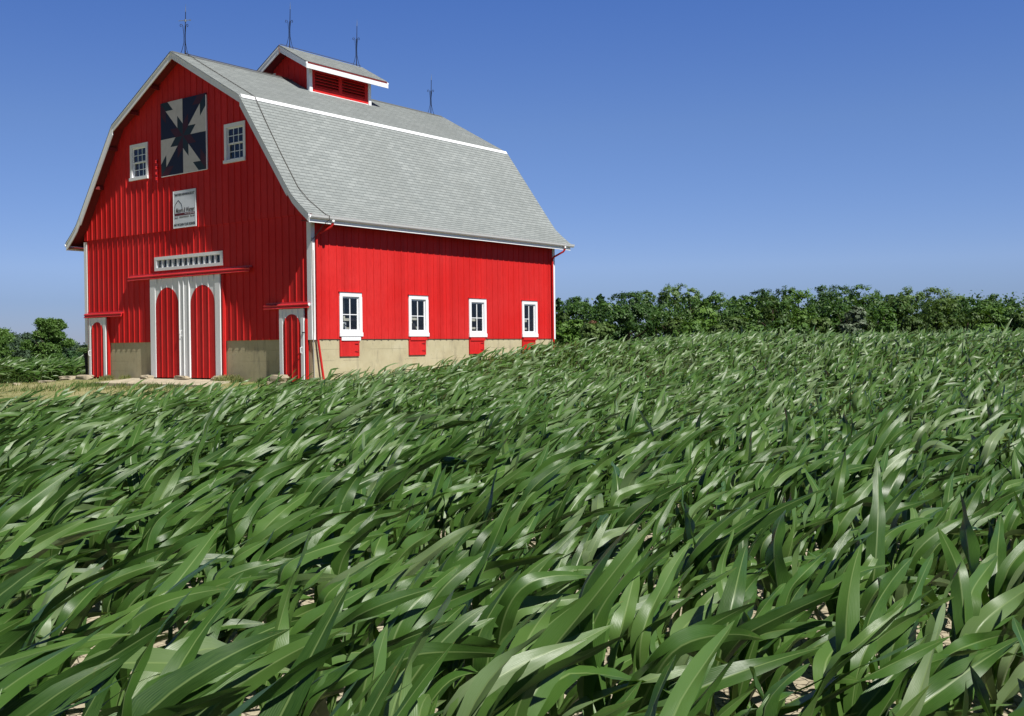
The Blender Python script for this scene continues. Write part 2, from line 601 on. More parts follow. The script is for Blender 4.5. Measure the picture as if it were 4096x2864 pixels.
def np_mesh(name, verts, quads, mat, parent=None, loc=None, uv=None, tone=None, smooth=True):
    me = bpy.data.meshes.new(name)
    nv, nq = len(verts), len(quads)
    me.vertices.add(nv)
    me.vertices.foreach_set('co', np.ascontiguousarray(verts, dtype=np.float32).ravel())
    me.loops.add(nq * 4)
    me.loops.foreach_set('vertex_index', np.ascontiguousarray(quads, dtype=np.int32).ravel())
    me.polygons.add(nq)
    me.polygons.foreach_set('loop_start', np.arange(0, nq * 4, 4, dtype=np.int32))
    me.polygons.foreach_set('loop_total', np.full(nq, 4, dtype=np.int32))
    if smooth:
        me.polygons.foreach_set('use_smooth', np.ones(nq, dtype=bool))
    me.materials.append(mat)
    if uv is not None:
        a = me.attributes.new('leaf_uv', 'FLOAT_VECTOR', 'POINT')
        a.data.foreach_set('vector', np.ascontiguousarray(uv, dtype=np.float32).ravel())
    if tone is not None:
        a = me.attributes.new('tone', 'FLOAT', 'POINT')
        a.data.foreach_set('value', np.ascontiguousarray(tone, dtype=np.float32).ravel())
    me.update(calc_edges=True)
    o = bpy.data.objects.new(name, me)
    COL.objects.link(o)
    if parent is not None:
        o.parent = parent
    if loc is not None:
        o.location = loc
    return o


# ------------------------------------------------------------------ ground
FY = np.array([-400, -60, -21, -9, -1, 3, 6, 9, 13, 20, 27, 40, 80, 140, 300, 900, 3000.0])
FZ = np.array([-4.0, -2.5, -2.12, -2.09, -1.90, -1.70, -1.34, -1.00, -0.84, -0.83, -0.84, -1.15, -2.0, -2.6, -4, -8, -14.0])
_yy = np.linspace(-60, 140, 1001)
_ff = np.interp(_yy, FY, FZ)
_k = np.hanning(17)
_ff2 = np.convolve(np.pad(_ff, 8, mode='edge'), _k / _k.sum(), 'valid')


def sstep(x, a, b):
    t = np.clip((x - a) / (b - a), 0, 1)
    return t * t * (3 - 2 * t)


def ground_z(x, y):
    x = np.asarray(x, float)
    y = np.asarray(y, float)
    f = np.where((y > -60) & (y < 140), np.interp(y, _yy, _ff2), np.interp(y, FY, FZ))
    dx = np.maximum(np.maximum(-12 - x, x - 0), 0)
    dy = np.maximum(np.maximum(0 - y, y - 12.1), 0)
    d = np.hypot(dx, dy)
    yard = -1.28 - 0.18 * (1 - np.exp(-np.maximum(d - 0.3, 0))) - 0.026 * np.clip(d - 1.2, 0, 14.5) - 0.006 * np.clip(d - 20, 0, 400)
    w = sstep(x, -0.8, 1.8)
    und = 0.03 * np.sin(x * 0.9 + 1.3 * np.sin(y * 0.5)) * np.cos(y * 0.7)
    return yard * (1 - w) + f * w + und * (np.hypot(x, y) < 200)


def axis_pts(lo, hi, fine_lo, fine_hi, step):
    a = list(np.arange(fine_lo, fine_hi + 1e-6, step))
    s, p = step, fine_lo
    pre = []
    while p > lo:
        s *= 1.35
        p -= s
        pre.append(p)
    s, p = step, fine_hi
    post = []
    while p < hi:
        s *= 1.35
        p += s
        post.append(p)
    return np.array(pre[::-1] + a + post)


def sheet(name, xs, ys, mat, dz=0.0):
    X, Y = np.meshgrid(xs, ys)
    Z = ground_z(X, Y) + dz
    v = np.stack([X.ravel(), Y.ravel(), Z.ravel()], 1)
    nx, ny = len(xs), len(ys)
    i = (np.arange(ny - 1)[:, None] * nx + np.arange(nx - 1)[None, :]).ravel()
    q = np.stack([i, i + 1, i + 1 + nx, i + nx], 1)
    return np_mesh(name, v, q, mat)


g = sheet('ground', axis_pts(-3000, 3000, -34, 60, 0.5), axis_pts(-600, 4000, -30, 60, 0.5), M['soil'])
tag(g, kind='structure')
lawn = sheet('lawn', np.arange(-25.3, 0.76, 0.45), np.arange(-40, 46, 0.5), M['lawn'], 0.012)
tag(lawn, kind='structure')

# ------------------------------------------------------------------ barn
WID, LEN, OV = 12.0, 12.10, 0.43
BASE_Z = -1.30
barn = empty('barn', (-6, 6, BASE_Z),
             'bright red gambrel roofed barn with white trim, grey shingles and a roof cupola', 'barn')
# right half of the roof line (x, z), mirrored for the left
RP = [(-6.0, 9.317), (-2.591, 7.412), (-0.50, 4.497), (-0.27, 4.19), (0.02, 3.925), (0.45, 3.58)]


def mir(x):
    return -12.0 - x


RL = [(mir(x), z) for x, z in RP]


def roof_z(x):
    """underside-free roof height above x"""
    if x < -6:
        x = mir(x)
    for (xa, za), (xb, zb) in zip(RP, RP[1:]):
        if xa <= x <= xb:
            return za + (zb - za) * (x - xa) / (xb - xa)
    return RP[-1][1]


def wall_columns(mb, lo, hi, zbot, ztop, holes, place, thick, breaks=()):
    """wall face split in columns around holes; place(a, depth, z) -> point; holes (a0,a1,z0,z1)"""
    cuts = sorted({lo, hi, *[h[0] for h in holes], *[h[1] for h in holes], *breaks})
    cuts = [c for c in cuts if lo - 1e-6 <= c <= hi + 1e-6]
    for a, b in zip(cuts, cuts[1:]):
        mid = (a + b) / 2
        hs = sorted([h for h in holes if h[0] - 1e-6 < mid < h[1] + 1e-6], key=lambda h: h[2])
        segs = []
        za = zb = zbot
        for h in hs:
            segs.append(((za, h[2]), (zb, h[2])))
            za = zb = h[3]
        segs.append(((za, ztop(a)), (zb, ztop(b))))
        for (a0, a1), (b0, b1) in segs:
            if a1 - a0 < 1e-4 and b1 - b0 < 1e-4:
                continue
            for dpt, flip in ((0.0, False), (thick, True)):
                q = [place(a, dpt, a0), place(b, dpt, b0), place(b, dpt, b1), place(a, dpt, a1)]
                mb.face(q[::-1] if flip else q)
    for h in holes:
        a0, a1, z0, z1 = h
        for (p, q) in (((a0, z0), (a1, z0)), ((a1, z0), (a1, z1)), ((a1, z1), (a0, z1)), ((a0, z1), (a0, z0))):
            mb.face([place(p[0], 0, p[1]), place(p[0], thick, p[1]), place(q[0], thick, q[1]), place(q[0], 0, q[1])])


def batten(mb, a, z0, z1, place, base, w=0.056, t=0.022):
    """rounded cover strip running up the wall"""
    prof = [(-w / 2, 0), (-w * 0.46, t * 0.5), (-w * 0.28, t * 0.88), (0, t), (w * 0.28, t * 0.80), (w * 0.44, t * 0.42), (w / 2, 0)]
    bot = [place(a + p, base - q, z0) for p, q in prof]
    top = [place(a + p, base - q, z1) for p, q in prof]
    n = len(prof)
    for k in range(n - 1):
        mb.face([bot[k], bot[k + 1], top[k + 1], top[k]])
    mb.face(bot[::-1])
    mb.face(top)


def battens(mb, pos, zbot, ztop, holes, place, base, margin=0.0):
    for a in pos:
        z = zbot
        for h in sorted([h for h in holes if h[0] - margin < a < h[1] + margin], key=lambda h: h[2]):
            if h[2] - z > 0.06:
                batten(mb, a, z, h[2], place, base)
            z = max(z, h[3])
        if ztop(a) - z > 0.06:
            batten(mb, a, z, ztop(a), place, base)


def P_front(a, d, z):
    return (a, d, z)


def P_side(a, d, z):           # a runs along +y on the right wall, depth goes inwards (-x)
    return (-d, a, z)


def P_back(a, d, z):
    return (a, LEN - d, z)


def P_left(a, d, z):
    return (-12 + d, a, z)


# openings
WIN_F = [(-8.90, -8.09, 5.60, 6.60), (-3.77, -2.96, 5.62, 6.62)]
TRANS = (-7.58, -4.20, 2.47, 2.73)
WIN_S = [(1.19, 1.88, 0.20, 1.28), (4.19, 4.88, 0.20, 1.28), (7.19, 7.88, 0.18, 1.26), (10.18, 10.87, 0.18, 1.26)]
frame_f = [(a - .11, b + .11, c - .12, d + .12) for a, b, c, d in WIN_F]
frame_t = (TRANS[0] - .13, TRANS[1] + .13, TRANS[2] - .1, TRANS[3] + .1)
frame_s = [(a - .12, b + .12, c - .13, d + .13) for a, b, c, d in WIN_S]
DOOR_MAIN = (-7.75, -4.25)
DOORS_SM = [(-11.60, -10.65), (-1.25, -0.3)]

BRK = 3.70
top_in = lambda x: roof_z(x) - 0.10
w = MB()
brks = [-6.0, -2.591, mir(-2.591), -0.5, mir(-0.5), -0.27, mir(-0.27)]
bat_f = [-11.77 + 0.3085 * i for i in range(39)]
bat_f = [x for x in bat_f if x < -0.16]
# lower boards
holes_low = [TRANS, (DOOR_MAIN[0], DOOR_MAIN[1], 0.0, 1.98), (DOORS_SM[0][0], DOORS_SM[0][1], 0.0, 0.80), (DOORS_SM[1][0], DOORS_SM[1][1], 0.0, 0.80)]
wall_columns(w, -12.0, 0.0, 0.0, lambda x: BRK if -11.95 < x < -0.05 else 3.66, holes_low, P_front, 0.06)
hb = [frame_t, (-7.93, -4.0, -1, 2.24), (-11.66, -10.58, -1, 1.05), (-1.36, -0.2, -1, 1.05)]
battens(w, bat_f, 0.0, lambda x: BRK, hb, P_front, 0.0)
# upper boards lap 35 mm over the lower ones
P_up = lambda a, d, z: (a, d - 0.035, z)
wall_columns(w, -11.98, -0.02, BRK - 0.03, lambda x: max(top_in(x), BRK), WIN_F, P_up, 0.06, brks)
w.face([(-11.98, -0.035, BRK - 0.03), (-11.98, 0.0, BRK - 0.03), (-0.02, 0.0, BRK - 0.03), (-0.02, -0.035, BRK - 0.03)])
battens(w, [x for x in bat_f if top_in(x) > BRK + .1], BRK - 0.04, top_in, frame_f, P_up, 0.0)
w.build('gable_wall', M['red'], barn)

w = MB()
wall_columns(w, 0.0, LEN, 0.0, lambda y: 3.80, WIN_S, P_side, 0.06)
bat_s = [0.40 + 0.3075 * i for i in range(39)]
battens(w, [y for y in bat_s if y < LEN - 0.12], 0.0, lambda y: 3.78, frame_s, P_side, 0.0)
# small drip cap and apron boards at the windows
w.build('side_wall', M['red'], barn)
w = MB()
wall_columns(w, -12.0, 0.0, 0.0, lambda x: top_in(x), [], P_back, 0.06, brks)
battens(w, bat_f, 0.0, top_in, [], P_back, 0.0)
w.build('rear_wall', M['red'], barn)
w = MB()
wall_columns(w, 0.0, LEN, 0.0, lambda y: 3.80, [], P_left, 0.06)
battens(w, bat_s, 0.0, lambda y: 3.78, [], P_left, 0.0)
w.build('side_wall', M['red'], barn)

# foundation (door openings left open), set back 30 mm from the boards
f = MB()
FB = -2.6
for a, b in ((-11.97, DOORS_SM[0][0]), (DOORS_SM[0][1], DOOR_MAIN[0]), (DOOR_MAIN[1], DOORS_SM[1][0]), (DOORS_SM[1][1], -0.03)):
    f.box((a, 0.03, FB), (b, 0.28, 0.0))
f.box((-0.28, 0.285, FB), (-0.03, LEN - 0.03, 0.0))
f.box((-11.97, 0.285, FB), (-11.72, LEN - 0.03, 0.0))
f.box((-11.71, LEN - 0.28, FB), (-0.29, LEN - 0.03, 0.0))
f.build('foundation', M['concrete'], barn)
f = MB()
f.box((-11.7, 0.3, BASE_Z - 0.1), (-0.3, LEN - 0.3, BASE_Z))
f.build('floor', M['interior'], barn)
# inner boarding a little inside the side wall: the rails seen through the windows, then partitions in near-black for the unlit inside
f = MB()
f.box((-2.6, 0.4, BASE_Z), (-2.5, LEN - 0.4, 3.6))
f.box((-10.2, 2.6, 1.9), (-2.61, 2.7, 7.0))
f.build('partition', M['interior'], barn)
for i, (a, b, c, d) in enumerate(WIN_S):
    hs = ((0.56, 0.64), (0.27, 0.36)) if i == 0 else ((0.62, 0.70), (0.34, 0.41))
    for z0, z1 in hs:
        r = MB()
        r.box((-0.42, a - 0.25, z0), (-0.39, b + 0.3, z1))
        r.build('inner_rail', M['plank'], barn)
    r = MB()
    r.box((-0.46, a + 0.45, -1.2), (-0.425, a + 0.52, 1.2))
    r.build('inner_post', M['plank'], barn)
r = MB()
for q in ((( -0.33, 1.22, 0.20), (-0.30, 1.56, 0.48)),):
    r.box(*q)
r.build('leaning_sash', M['glass'], barn)
r2 = MB()
r2.box((-0.34, 1.20, 0.48), (-0.29, 1.62, 0.51))
r2.box((-0.34, 1.585, 0.18), (-0.29, 1.62, 0.478))
r2.build('leaning_sash_frame', M['white'], barn)
r = MB()
r.prism([(-0.36, 4.60, 0.15), (-0.36, 4.62, 0.40), (-0.36, 4.68, 0.52), (-0.36, 4.76, 0.50), (-0.36, 4.82, 0.36), (-0.36, 4.84, 0.15)], (-0.25, 0, 0))
r.build('feed_sack', M['post'], barn)

# corner boards
for (cx, sx) in ((0.0, 1), (-12.0, -1)):
    for (cy, sy) in ((0.0, -1), (LEN, 1)):
        c = MB()
        t = 0.028
        x_in = cx - sx * 0.155
        zt = 3.62
        # leg lying on the gable, leg lying on the long side
        c.box((x_in, cy + sy * 0.001, -0.02), (cx + sx * t, cy + sy * t, zt))
        c.box((cx + sx * 0.001, cy - sy * 0.115, -0.02), (cx + sx * t, cy - sy * 0.0005, zt - 0.1))
        c.build('corner_board', M['white'], barn)


# roof: stepped shingle courses, deck and soffit below
def stepped(mb, pts, y0, y1, course=0.13, lift=0.006, side=1):
    """pts: roof line from the ridge down, courses laid from the top; UV in metres"""
    run = 0.0
    acc = []
    for (xa, za), (xb, zb) in zip(pts, pts[1:]):
        L = math.hypot(xb - xa, zb - za)
        acc.append((run, run + L, xa, za, xb, zb))
        run += L

    def at(s):
        for s0, s1, xa, za, xb, zb in acc:
            if s <= s1 + 1e-9:
                t = (s - s0) / (s1 - s0)
                d = ((xb - xa) / (s1 - s0), (zb - za) / (s1 - s0))
                nrm = (-d[1], d[0]) if side > 0 else (d[1], -d[0])
                if nrm[1] < 0:
                    nrm = (-nrm[0], -nrm[1])
                return xa + (xb - xa) * t, za + (zb - za) * t, nrm
    s = 0.0
    while s < run - 1e-6:
        e = min(s + course, run)
        xa, za, na = at(s)
        xb, zb, nb = at(e)
        xb2, zb2 = xb + nb[0] * lift, zb + nb[1] * lift
        A, B = (xa, za), (xb2, zb2)
        rw = round(s / course)
        uv = [(y0, rw * course), (y0, rw * course + (e - s)), (y1, rw * course + (e - s)), (y1, rw * course)]
        q = [(A[0], y0, A[1]), (B[0], y0, B[1]), (B[0], y1, B[1]), (A[0], y1, A[1])]
        if side < 0:
            q, uv = q[::-1], uv[::-1]
        mb.face(q, uv)
        r = [(B[0], y0, B[1]), (xb, y0, zb), (xb, y1, zb), (B[0], y1, B[1])]
        uvr = [(y0, 0.001)] * 4
        if side < 0:
            r = r[::-1]
        mb.face(r, uvr)
        s = e


def slab(mb, pts, y0, y1, dn):
    """closed deck under the shingles, thickness dn straight down"""
    low = [(x, z - dn) for x, z in pts][::-1]
    prof = [(x, y0, z) for x, z in [(x, z - 0.004) for x, z in pts] + low]
    mb.prism(prof, (0, y1 - y0, 0))


roof = MB()
for side, pr in ((1, RP), (-1, RL)):
    stepped(roof, pr, -OV - 0.065, LEN + OV + 0.065, side=side)
roof_o = roof.build('roof', M['shingle'], barn)
dk = MB()
for pr in (RP, RL):
    for (xa, za), (xb, zb) in zip(pr, pr[1:]):
        slab(dk, [(xa, za), (xb, zb)], -OV + 0.03, LEN + OV - 0.03, 0.10)
# lookout blocks under the gable overhang
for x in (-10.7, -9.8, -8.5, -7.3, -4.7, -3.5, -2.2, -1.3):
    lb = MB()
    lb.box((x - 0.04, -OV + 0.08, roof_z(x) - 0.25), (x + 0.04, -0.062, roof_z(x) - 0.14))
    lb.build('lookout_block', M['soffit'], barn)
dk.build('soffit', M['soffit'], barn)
for sgn in (1, -1):
    kn = MB()
    X = (lambda x: x) if sgn > 0 else mir
    d = 0.115
    kx, kz = RP[1]
    ex, ez = kx + 0.583 * d, kz - 0.813 * d
    n = (0.813 * 0.02, 0.583 * 0.02)
    prof = [(X(kx - 0.03), -OV - 0.005, kz + 0.045), (X(kx + n[0]), -OV - 0.005, kz + n[1] + 0.02), (X(ex + n[0]), -OV - 0.005, ez + n[1]), (X(ex), -OV - 0.005, ez - 0.01), (X(kx - 0.03), -OV - 0.005, kz - 0.01)]
    kn.prism(prof, (0, LEN + 2 * OV + 0.01, 0))
    kn.build('flashing_strip', M['white'], roof_o)
rc = MB()
rc.prism([(-6.14, -OV - 0.01, 9.25), (-6.0, -OV - 0.01, 9.338), (-5.86, -OV - 0.01, 9.25), (-6.0, -OV - 0.01, 9.32)], (0, LEN + 2 * OV + 0.02, 0))
rc.build('ridge_cap', M['shingle'], roof_o)

# bargeboards: white boards following the roof line at both ends, with a thin crown strip
for y, yo in ((-OV, -1), (LEN + OV, 1)):
    for side in (1, -1):
        X = (lambda x: x) if side > 0 else mir
        groups = [RP[0:2], RP[1:3], RP[2:6]]
        for gi, gp in enumerate(groups):
            bb = MB()
            hgt = (0.235, 0.27, 0.25)[gi]
            for (xa, za), (xb, zb) in zip(gp, gp[1:]):
                L = math.hypot(xb - xa, zb - za)
                dn = hgt if gi != 1 else hgt * 1.25
                bb.prism([(X(xa), y, za - 0.012), (X(xb), y, zb - 0.012), (X(xb), y, zb - dn), (X(xa), y, za - dn)], (0, yo * (0.03 + 0.004 * (gi == 1)), 0))
                bb.prism([(X(xa), y + yo * 0.034, za - 0.014), (X(xb), y + yo * 0.034, zb - 0.014), (X(xb), y + yo * 0.034, zb - 0.06), (X(xa), y + yo * 0.034, za - 0.06)], (0, yo * 0.02, 0))
            bb.build('bargeboard', M['white'], barn)

# fascia, gutters, downspouts
for side in (1, -1):
    X = (lambda x: x) if side > 0 else mir
    fa = MB()
    fa.box((X(0.42), -OV + 0.001, 3.34), (X(0.452), LEN + OV - 0.001, 3.555))
    fa.build('fascia', M['white'], barn)
    sf = MB()
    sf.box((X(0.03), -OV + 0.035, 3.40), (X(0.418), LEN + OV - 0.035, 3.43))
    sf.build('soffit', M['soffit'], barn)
    gt = MB()
    gp = [(0.456, 3.555), (0.456, 3.455), (0.50, 3.448), (0.525, 3.455), (0.55, 3.49), (0.565, 3.535), (0.575, 3.555), (0.565, 3.56), (0.545, 3.53), (0.515, 3.475), (0.475, 3.47), (0.47, 3.555)]
    gt.prism([(X(x), -OV - 0.02, z) for x, z in gp], (0, LEN + 2 * OV + 0.17, 0))
    gut = gt.build('gutter', M['metal_white'], barn)
    for k in range(9):
        b = MB()
        yy = 0.3 + k * 1.45
        b.tube([(X(0.46), yy, 3.55), (X(0.57), yy, 3.55)], 0.006, 5)
        b.build('gutter_bracket', M['metal_white'], gut)
for y0, kick, side in ((0.15, 0.17, 1), (LEN - 0.19, 0.05, 1), (LEN - 0.1, 0.05, -1)):
    X = (lambda x: x) if side > 0 else mir
    ds = MB()
    yg = y0 + (0.26 if y0 < 1 else (0.22 if side > 0 else 0))
    ds.tube([(X(0.50), yg, 3.40), (X(0.49), yg, 3.34), (X(0.44), yg - 0.01, 3.27), (X(0.12), y0 + 0.02, 3.07), (X(0.075), y0, 3.0), (X(0.075), y0, 2.9), (X(0.075), y0, 0.02),
             (X(0.085), y0 + 0.02, -0.15), (X(0.12), y0 + kick, -1.22), (X(0.16), y0 + kick + 0.03, -1.36)], 0.036, 10)
    dso = ds.build('downspout', M['red'], barn, smooth=True)
    o2 = MB()
    o2.tube([(X(0.505), yg, 3.45), (X(0.505), yg, 3.375)], 0.045, 10)
    o2.build('outlet', M['metal_white'], dso, smooth=True)


# windows
def front_window(hole):
    a, b, c, d = hole
    fr = MB()
    y = -0.035
    t = 0.03
    fr.box((a - 0.11, y - t, d), (b + 0.11, y, d + 0.12))
    fr.box((a - 0.11, y - t - 0.002, c - 0.0), (a, y, d - 0.0005))
    fr.box((b, y - t - 0.002, c - 0.0), (b + 0.11, y, d - 0.0005))
    for q in (((a + 0.0005, -0.034, c), (a + 0.008, 0.03, d)), ((b - 0.008, -0.034, c), (b - 0.0005, 0.03, d)), ((a + 0.0085, -0.034, d - 0.008), (b - 0.0085, 0.03, d - 0.0005)), ((a + 0.0085, -0.034, c + 0.0005), (b - 0.0085, 0.03, c + 0.008))):
        fr.box(*q)
    wn = fr.build('window', M['white'], barn)
    s = MB()
    s.box((a - 0.14, y - 0.06, c - 0.10), (b + 0.12, y, c - 0.0008))
    s.build('sill', M['white'], wn)
    mid = (c + d) / 2 - 0.02
    for (z0, z1, yy) in ((mid, d, 0.0), (c, mid + 0.04, 0.035)):
        sa = MB()
        yf, yb = yy - 0.012, yy + 0.012
        sw = 0.045
        sa.box((a + 0.002, yf, z0 + sw), (a + sw, yb, z1 - sw))
        sa.box((b - sw, yf, z0 + sw), (b - 0.002, yb, z1 - sw))
        sa.box((a + 0.002, yf - 0.001, z1 - sw), (b - 0.002, yb + 0.001, z1 - 0.002))
        sa.box((a + 0.002, yf - 0.001, z0 + 0.002), (b - 0.002, yb + 0.001, z0 + sw))
        for k in (1, 2):
            x = a + sw + (b - a - 2 * sw) * k / 3
            sa.box((x - 0.011, yf + 0.004, z0 + sw), (x + 0.011, yb - 0.004, z1 - sw))
        zz = (z0 + z1) / 2
        sa.box((a + sw, yf + 0.005, zz - 0.011), (b - sw, yb - 0.005, zz + 0.011))
        sa.build('sash', M['white'], wn)
        g = MB()
        g.box((a + 0.01, yy - 0.002, z0 + 0.01), (b - 0.01, yy + 0.002, z1 - 0.01))
        g.build('pane', M['glass'], wn)


for h in WIN_F:
    front_window(h)

fr = MB()
a, b, c, d = TRANS
fr.box((frame_t[0], -0.045, d), (frame_t[1], 0.0, frame_t[3]))
fr.box((frame_t[0], -0.045, frame_t[2]), (frame_t[1], 0.0, c))
fr.box((frame_t[0], -0.044, c + 0.0005), (a, 0.0, d - 0.0005))
fr.box((b, -0.044, c + 0.0005), (frame_t[1], 0.0, d - 0.0005))
for q in (((a + 0.0005, -0.001, c), (a + 0.008, 0.06, d)), ((b - 0.008, -0.001, c), (b - 0.0005, 0.06, d)), ((a + 0.0085, -0.001, d - 0.008), (b - 0.0085, 0.06, d - 0.0005)), ((a + 0.0085, -0.001, c + 0.0005), (b - 0.0085, 0.06, c + 0.008))):
    fr.box(*q)
tw = fr.build('transom_window', M['white'], barn)
for k in range(1, 12):
    mu = MB()
    x = a + (b - a) * k / 12
    mu.box((x - 0.035, -0.025, c), (x + 0.035, 0.05, d))
    mu.build('muntin', M['white'], tw)
g = MB()
g.box((a, 0.028, c), (b, 0.032, d))
g.build('pane', M['glass'], tw)
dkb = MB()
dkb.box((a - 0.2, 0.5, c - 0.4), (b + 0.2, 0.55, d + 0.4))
dkb.build('transom_dark_sheet', M['interior'], barn)  # near-black sheet behind the transom in place of interior shade

for wi, (a, b, c, d) in enumerate(WIN_S):
    fr = MB()
    t = 0.03
    tl = 0.012 * (wi in (0, 1))
    fr.box((0.0, a - 0.12 + tl, d), (t, b + 0.12 - tl, d + 0.13))
    fr.box((0.0, a - 0.12, c), (t + 0.002, a, d - 0.0005))
    fr.box((0.0, b, c), (t + 0.002, b + 0.12, d - 0.0005))
    for q in (((-0.06, a + 0.0005, c), (-0.001, a + 0.008, d)), ((-0.06, b - 0.008, c), (-0.001, b - 0.0005, d)), ((-0.06, a + 0.0085, d - 0.008), (-0.001, b - 0.0085, d - 0.0005)), ((-0.06, a + 0.0085, c + 0.0005), (-0.001, b - 0.0085, c + 0.008))):
        fr.box(*q)
    wn = fr.build('window', M['white'], barn)
    s = MB()
    s.box((0.0, a - 0.13, c - 0.12), (0.045, b + 0.14, c - 0.0008))
    s.build('sill', M['white'], wn)
    cp = MB()
    cp.box((0.0, a - 0.14, d + 0.1305), (0.055, b + 0.14, d + 0.15))
    cp.build('drip_cap', M['red'], wn)
    ap = MB()
    ap.box((0.0, a - 0.05, c - 0.245), (0.03, b + 0.05, c - 0.132))
    ap.build('apron_board', M['white'] if wi == 0 else M['red'], wn)
    sa = MB()
    sw = 0.05
    x0, x1 = -0.045, -0.02
    sa.box((x0, a + 0.001, c + 0.09), (x1, a + sw, d - sw))
    sa.box((x0, b - sw, c + 0.09), (x1, b - 0.001, d - sw))
    sa.box((x0 - 0.001, a + 0.001, d - sw), (x1 + 0.001, b - 0.001, d - 0.002))
    sa.box((x0 - 0.001, a + 0.001, c + 0.001), (x1 + 0.001, b - 0.001, c + 0.09))
    mz = (c + d) / 2
    my = (a + b) / 2
    sa.box((x0 + 0.004, my - 0.017, c + 0.09), (x1 - 0.003, my + 0.017, d - sw))
    if wi != 3:
        sa.box((x0 + 0.005, a + sw, mz - 0.013), (x1 - 0.004, b - sw, mz + 0.013))
    else:
        sa.box((x0 + 0.005, a + sw, mz - 0.013), (x1 - 0.004, my - 0.017, mz + 0.013))
    sa.build('sash', M['white'], wn)
    g = MB()
    g.box((-0.036, a + 0.01, c + 0.01), (-0.032, b - 0.01, d - 0.01))
    g.build('pane', M['glass'], wn)
    # hatch door let into the foundation below the window
    h = MB()
    ya, yb = a - 0.10, b - 0.0
    zb = -0.52
    h.box((-0.03, ya, zb), (0.002, yb, -0.025))
    h.box((0.0022, ya, zb), (0.014, ya + 0.05, -0.03))
    h.box((0.0022, yb - 0.05, zb), (0.014, yb, -0.03))
    h.box((0.0022, ya + 0.052, zb), (0.012, yb - 0.052, zb + 0.04))
    for q in (0.33, 0.6):
        yq = ya + (yb - ya) * q
        h.box((0.0022, yq - 0.004, zb + 0.045), (0.006, yq + 0.004, -0.03))
    ho = h.build('foundation_hatch', M['red'], barn)
    for zz in (-0.14, -0.37):
        hg = MB()
        hg.prism([(0.015, yb - 0.05, zz - 0.022), (0.015, yb - 0.05, zz + 0.022), (0.015, yb - 0.19, zz + 0.006), (0.015, yb - 0.19, zz - 0.006)], (0.006, 0, 0))
        hg.tube([(0.02, yb - 0.045, zz - 0.03), (0.02, yb - 0.045, zz + 0.03)], 0.008, 6)
        hg.build('hinge', M['hinge'], ho)


# doors
def door_leaf(x0, x1, z0, z1, cx, hw, spring, bats, name='sliding_door', stile=None, yb=-0.055):
    """white boarded door with a red round-headed panel painted on it"""
    top = spring + hw
    d = MB()
    yf = yb - 0.03
    d.box((x0, yf, z0), (x1, yb, z1))
    # plain side boards
    sl_, sr_ = (cx - hw - 0.02), (cx + hw + 0.02)
    d.box((x0, yf - 0.016, z0), (sl_, yf - 0.0005, z1))
    d.box((sr_, yf - 0.016, z0), (x1, yf - 0.0005, z1))
    P = lambda a, dp, z: (a, yf + dp, z)

    def arch(x):
        u = min(1.0, abs(x - cx) / hw)
        return spring + hw * math.sqrt(max(0, 1 - u * u))
    for bx in bats:
        if abs(bx - cx) < hw - 0.005:
            batten(d, bx, arch(bx), z1, P, 0.0)
    for bx in stile or ():
        batten(d, bx, z0, z1, lambda a, dp, z: (a, yf - 0.016 + dp, z), 0.0)
    do = d.build(name, M['white'], barn)
    r = MB()
    N = 20
    pts = [(cx - hw, z0), (cx + hw, z0)] + [(cx + hw * math.cos(math.pi * k / N), spring + hw * math.sin(math.pi * k / N)) for k in range(N + 1)]
    r.prism([(x, yf - 0.0005, z) for x, z in pts], (0, -0.003, 0))
    P2 = lambda a, dp, z: (a, yf - 0.0035 + dp, z)
    for bx in bats:
        if abs(bx - cx) < hw - 0.005:
            batten(r, bx, z0, arch(bx), P2, 0.0)
    r.build('arched_panel', M['red'], do)
    return do


dz0, dz1 = -1.175, 2.10
lf = door_leaf(-7.90, -6.00, dz0, dz1, -6.96, 0.635, 1.16, [-7.27, -6.96, -6.65], stile=[-6.27, -6.035])
rt = door_leaf(-5.985, -4.15, dz0, dz1, -5.06, 0.635, 1.16, [-5.37, -5.06, -4.75], stile=[-5.745])
h = MB()
h.tube([(-6.16, -0.105, 0.18), (-6.16, -0.15, 0.2), (-6.16, -0.15, 0.34), (-6.16, -0.105, 0.36)], 0.012, 6)
h.build('handle', M['white'], lf)
for x in (-7.55, -6.3, -5.6, -4.5):
    hb_ = MB()
    hb_.box((x - 0.05, -0.112, 1.92), (x + 0.05, -0.103, 2.09))
    hb_.tube([(x, -0.118, 1.95), (x, -0.104, 1.95)], 0.012, 6)
    hb_.build('hanger', M['white'], lf if x < -6 else rt)
ld = door_leaf(-11.67, -10.60, -1.20, 0.90, -11.15, 0.385, 0.36, [-11.42, -11.15, -10.88])
rd = door_leaf(-1.34, -0.26, -1.24, 0.90, -0.79, 0.385, 0.36, [-1.06, -0.79, -0.52])
for o, x, z in ((ld, -11.60, -0.35), (rd, -0.34, -0.32)):
    h = MB()
    h.tube([(x, -0.10, z - 0.09), (x, -0.15, z - 0.07), (x, -0.155, z + 0.07), (x, -0.10, z + 0.09)], 0.013, 6)
    h.build('handle', M['white'], o)
la = MB()
la.box((-0.30, -0.125, 0.18), (-0.22, -0.10, 0.21))
la.build('latch', M['iron'], rd)


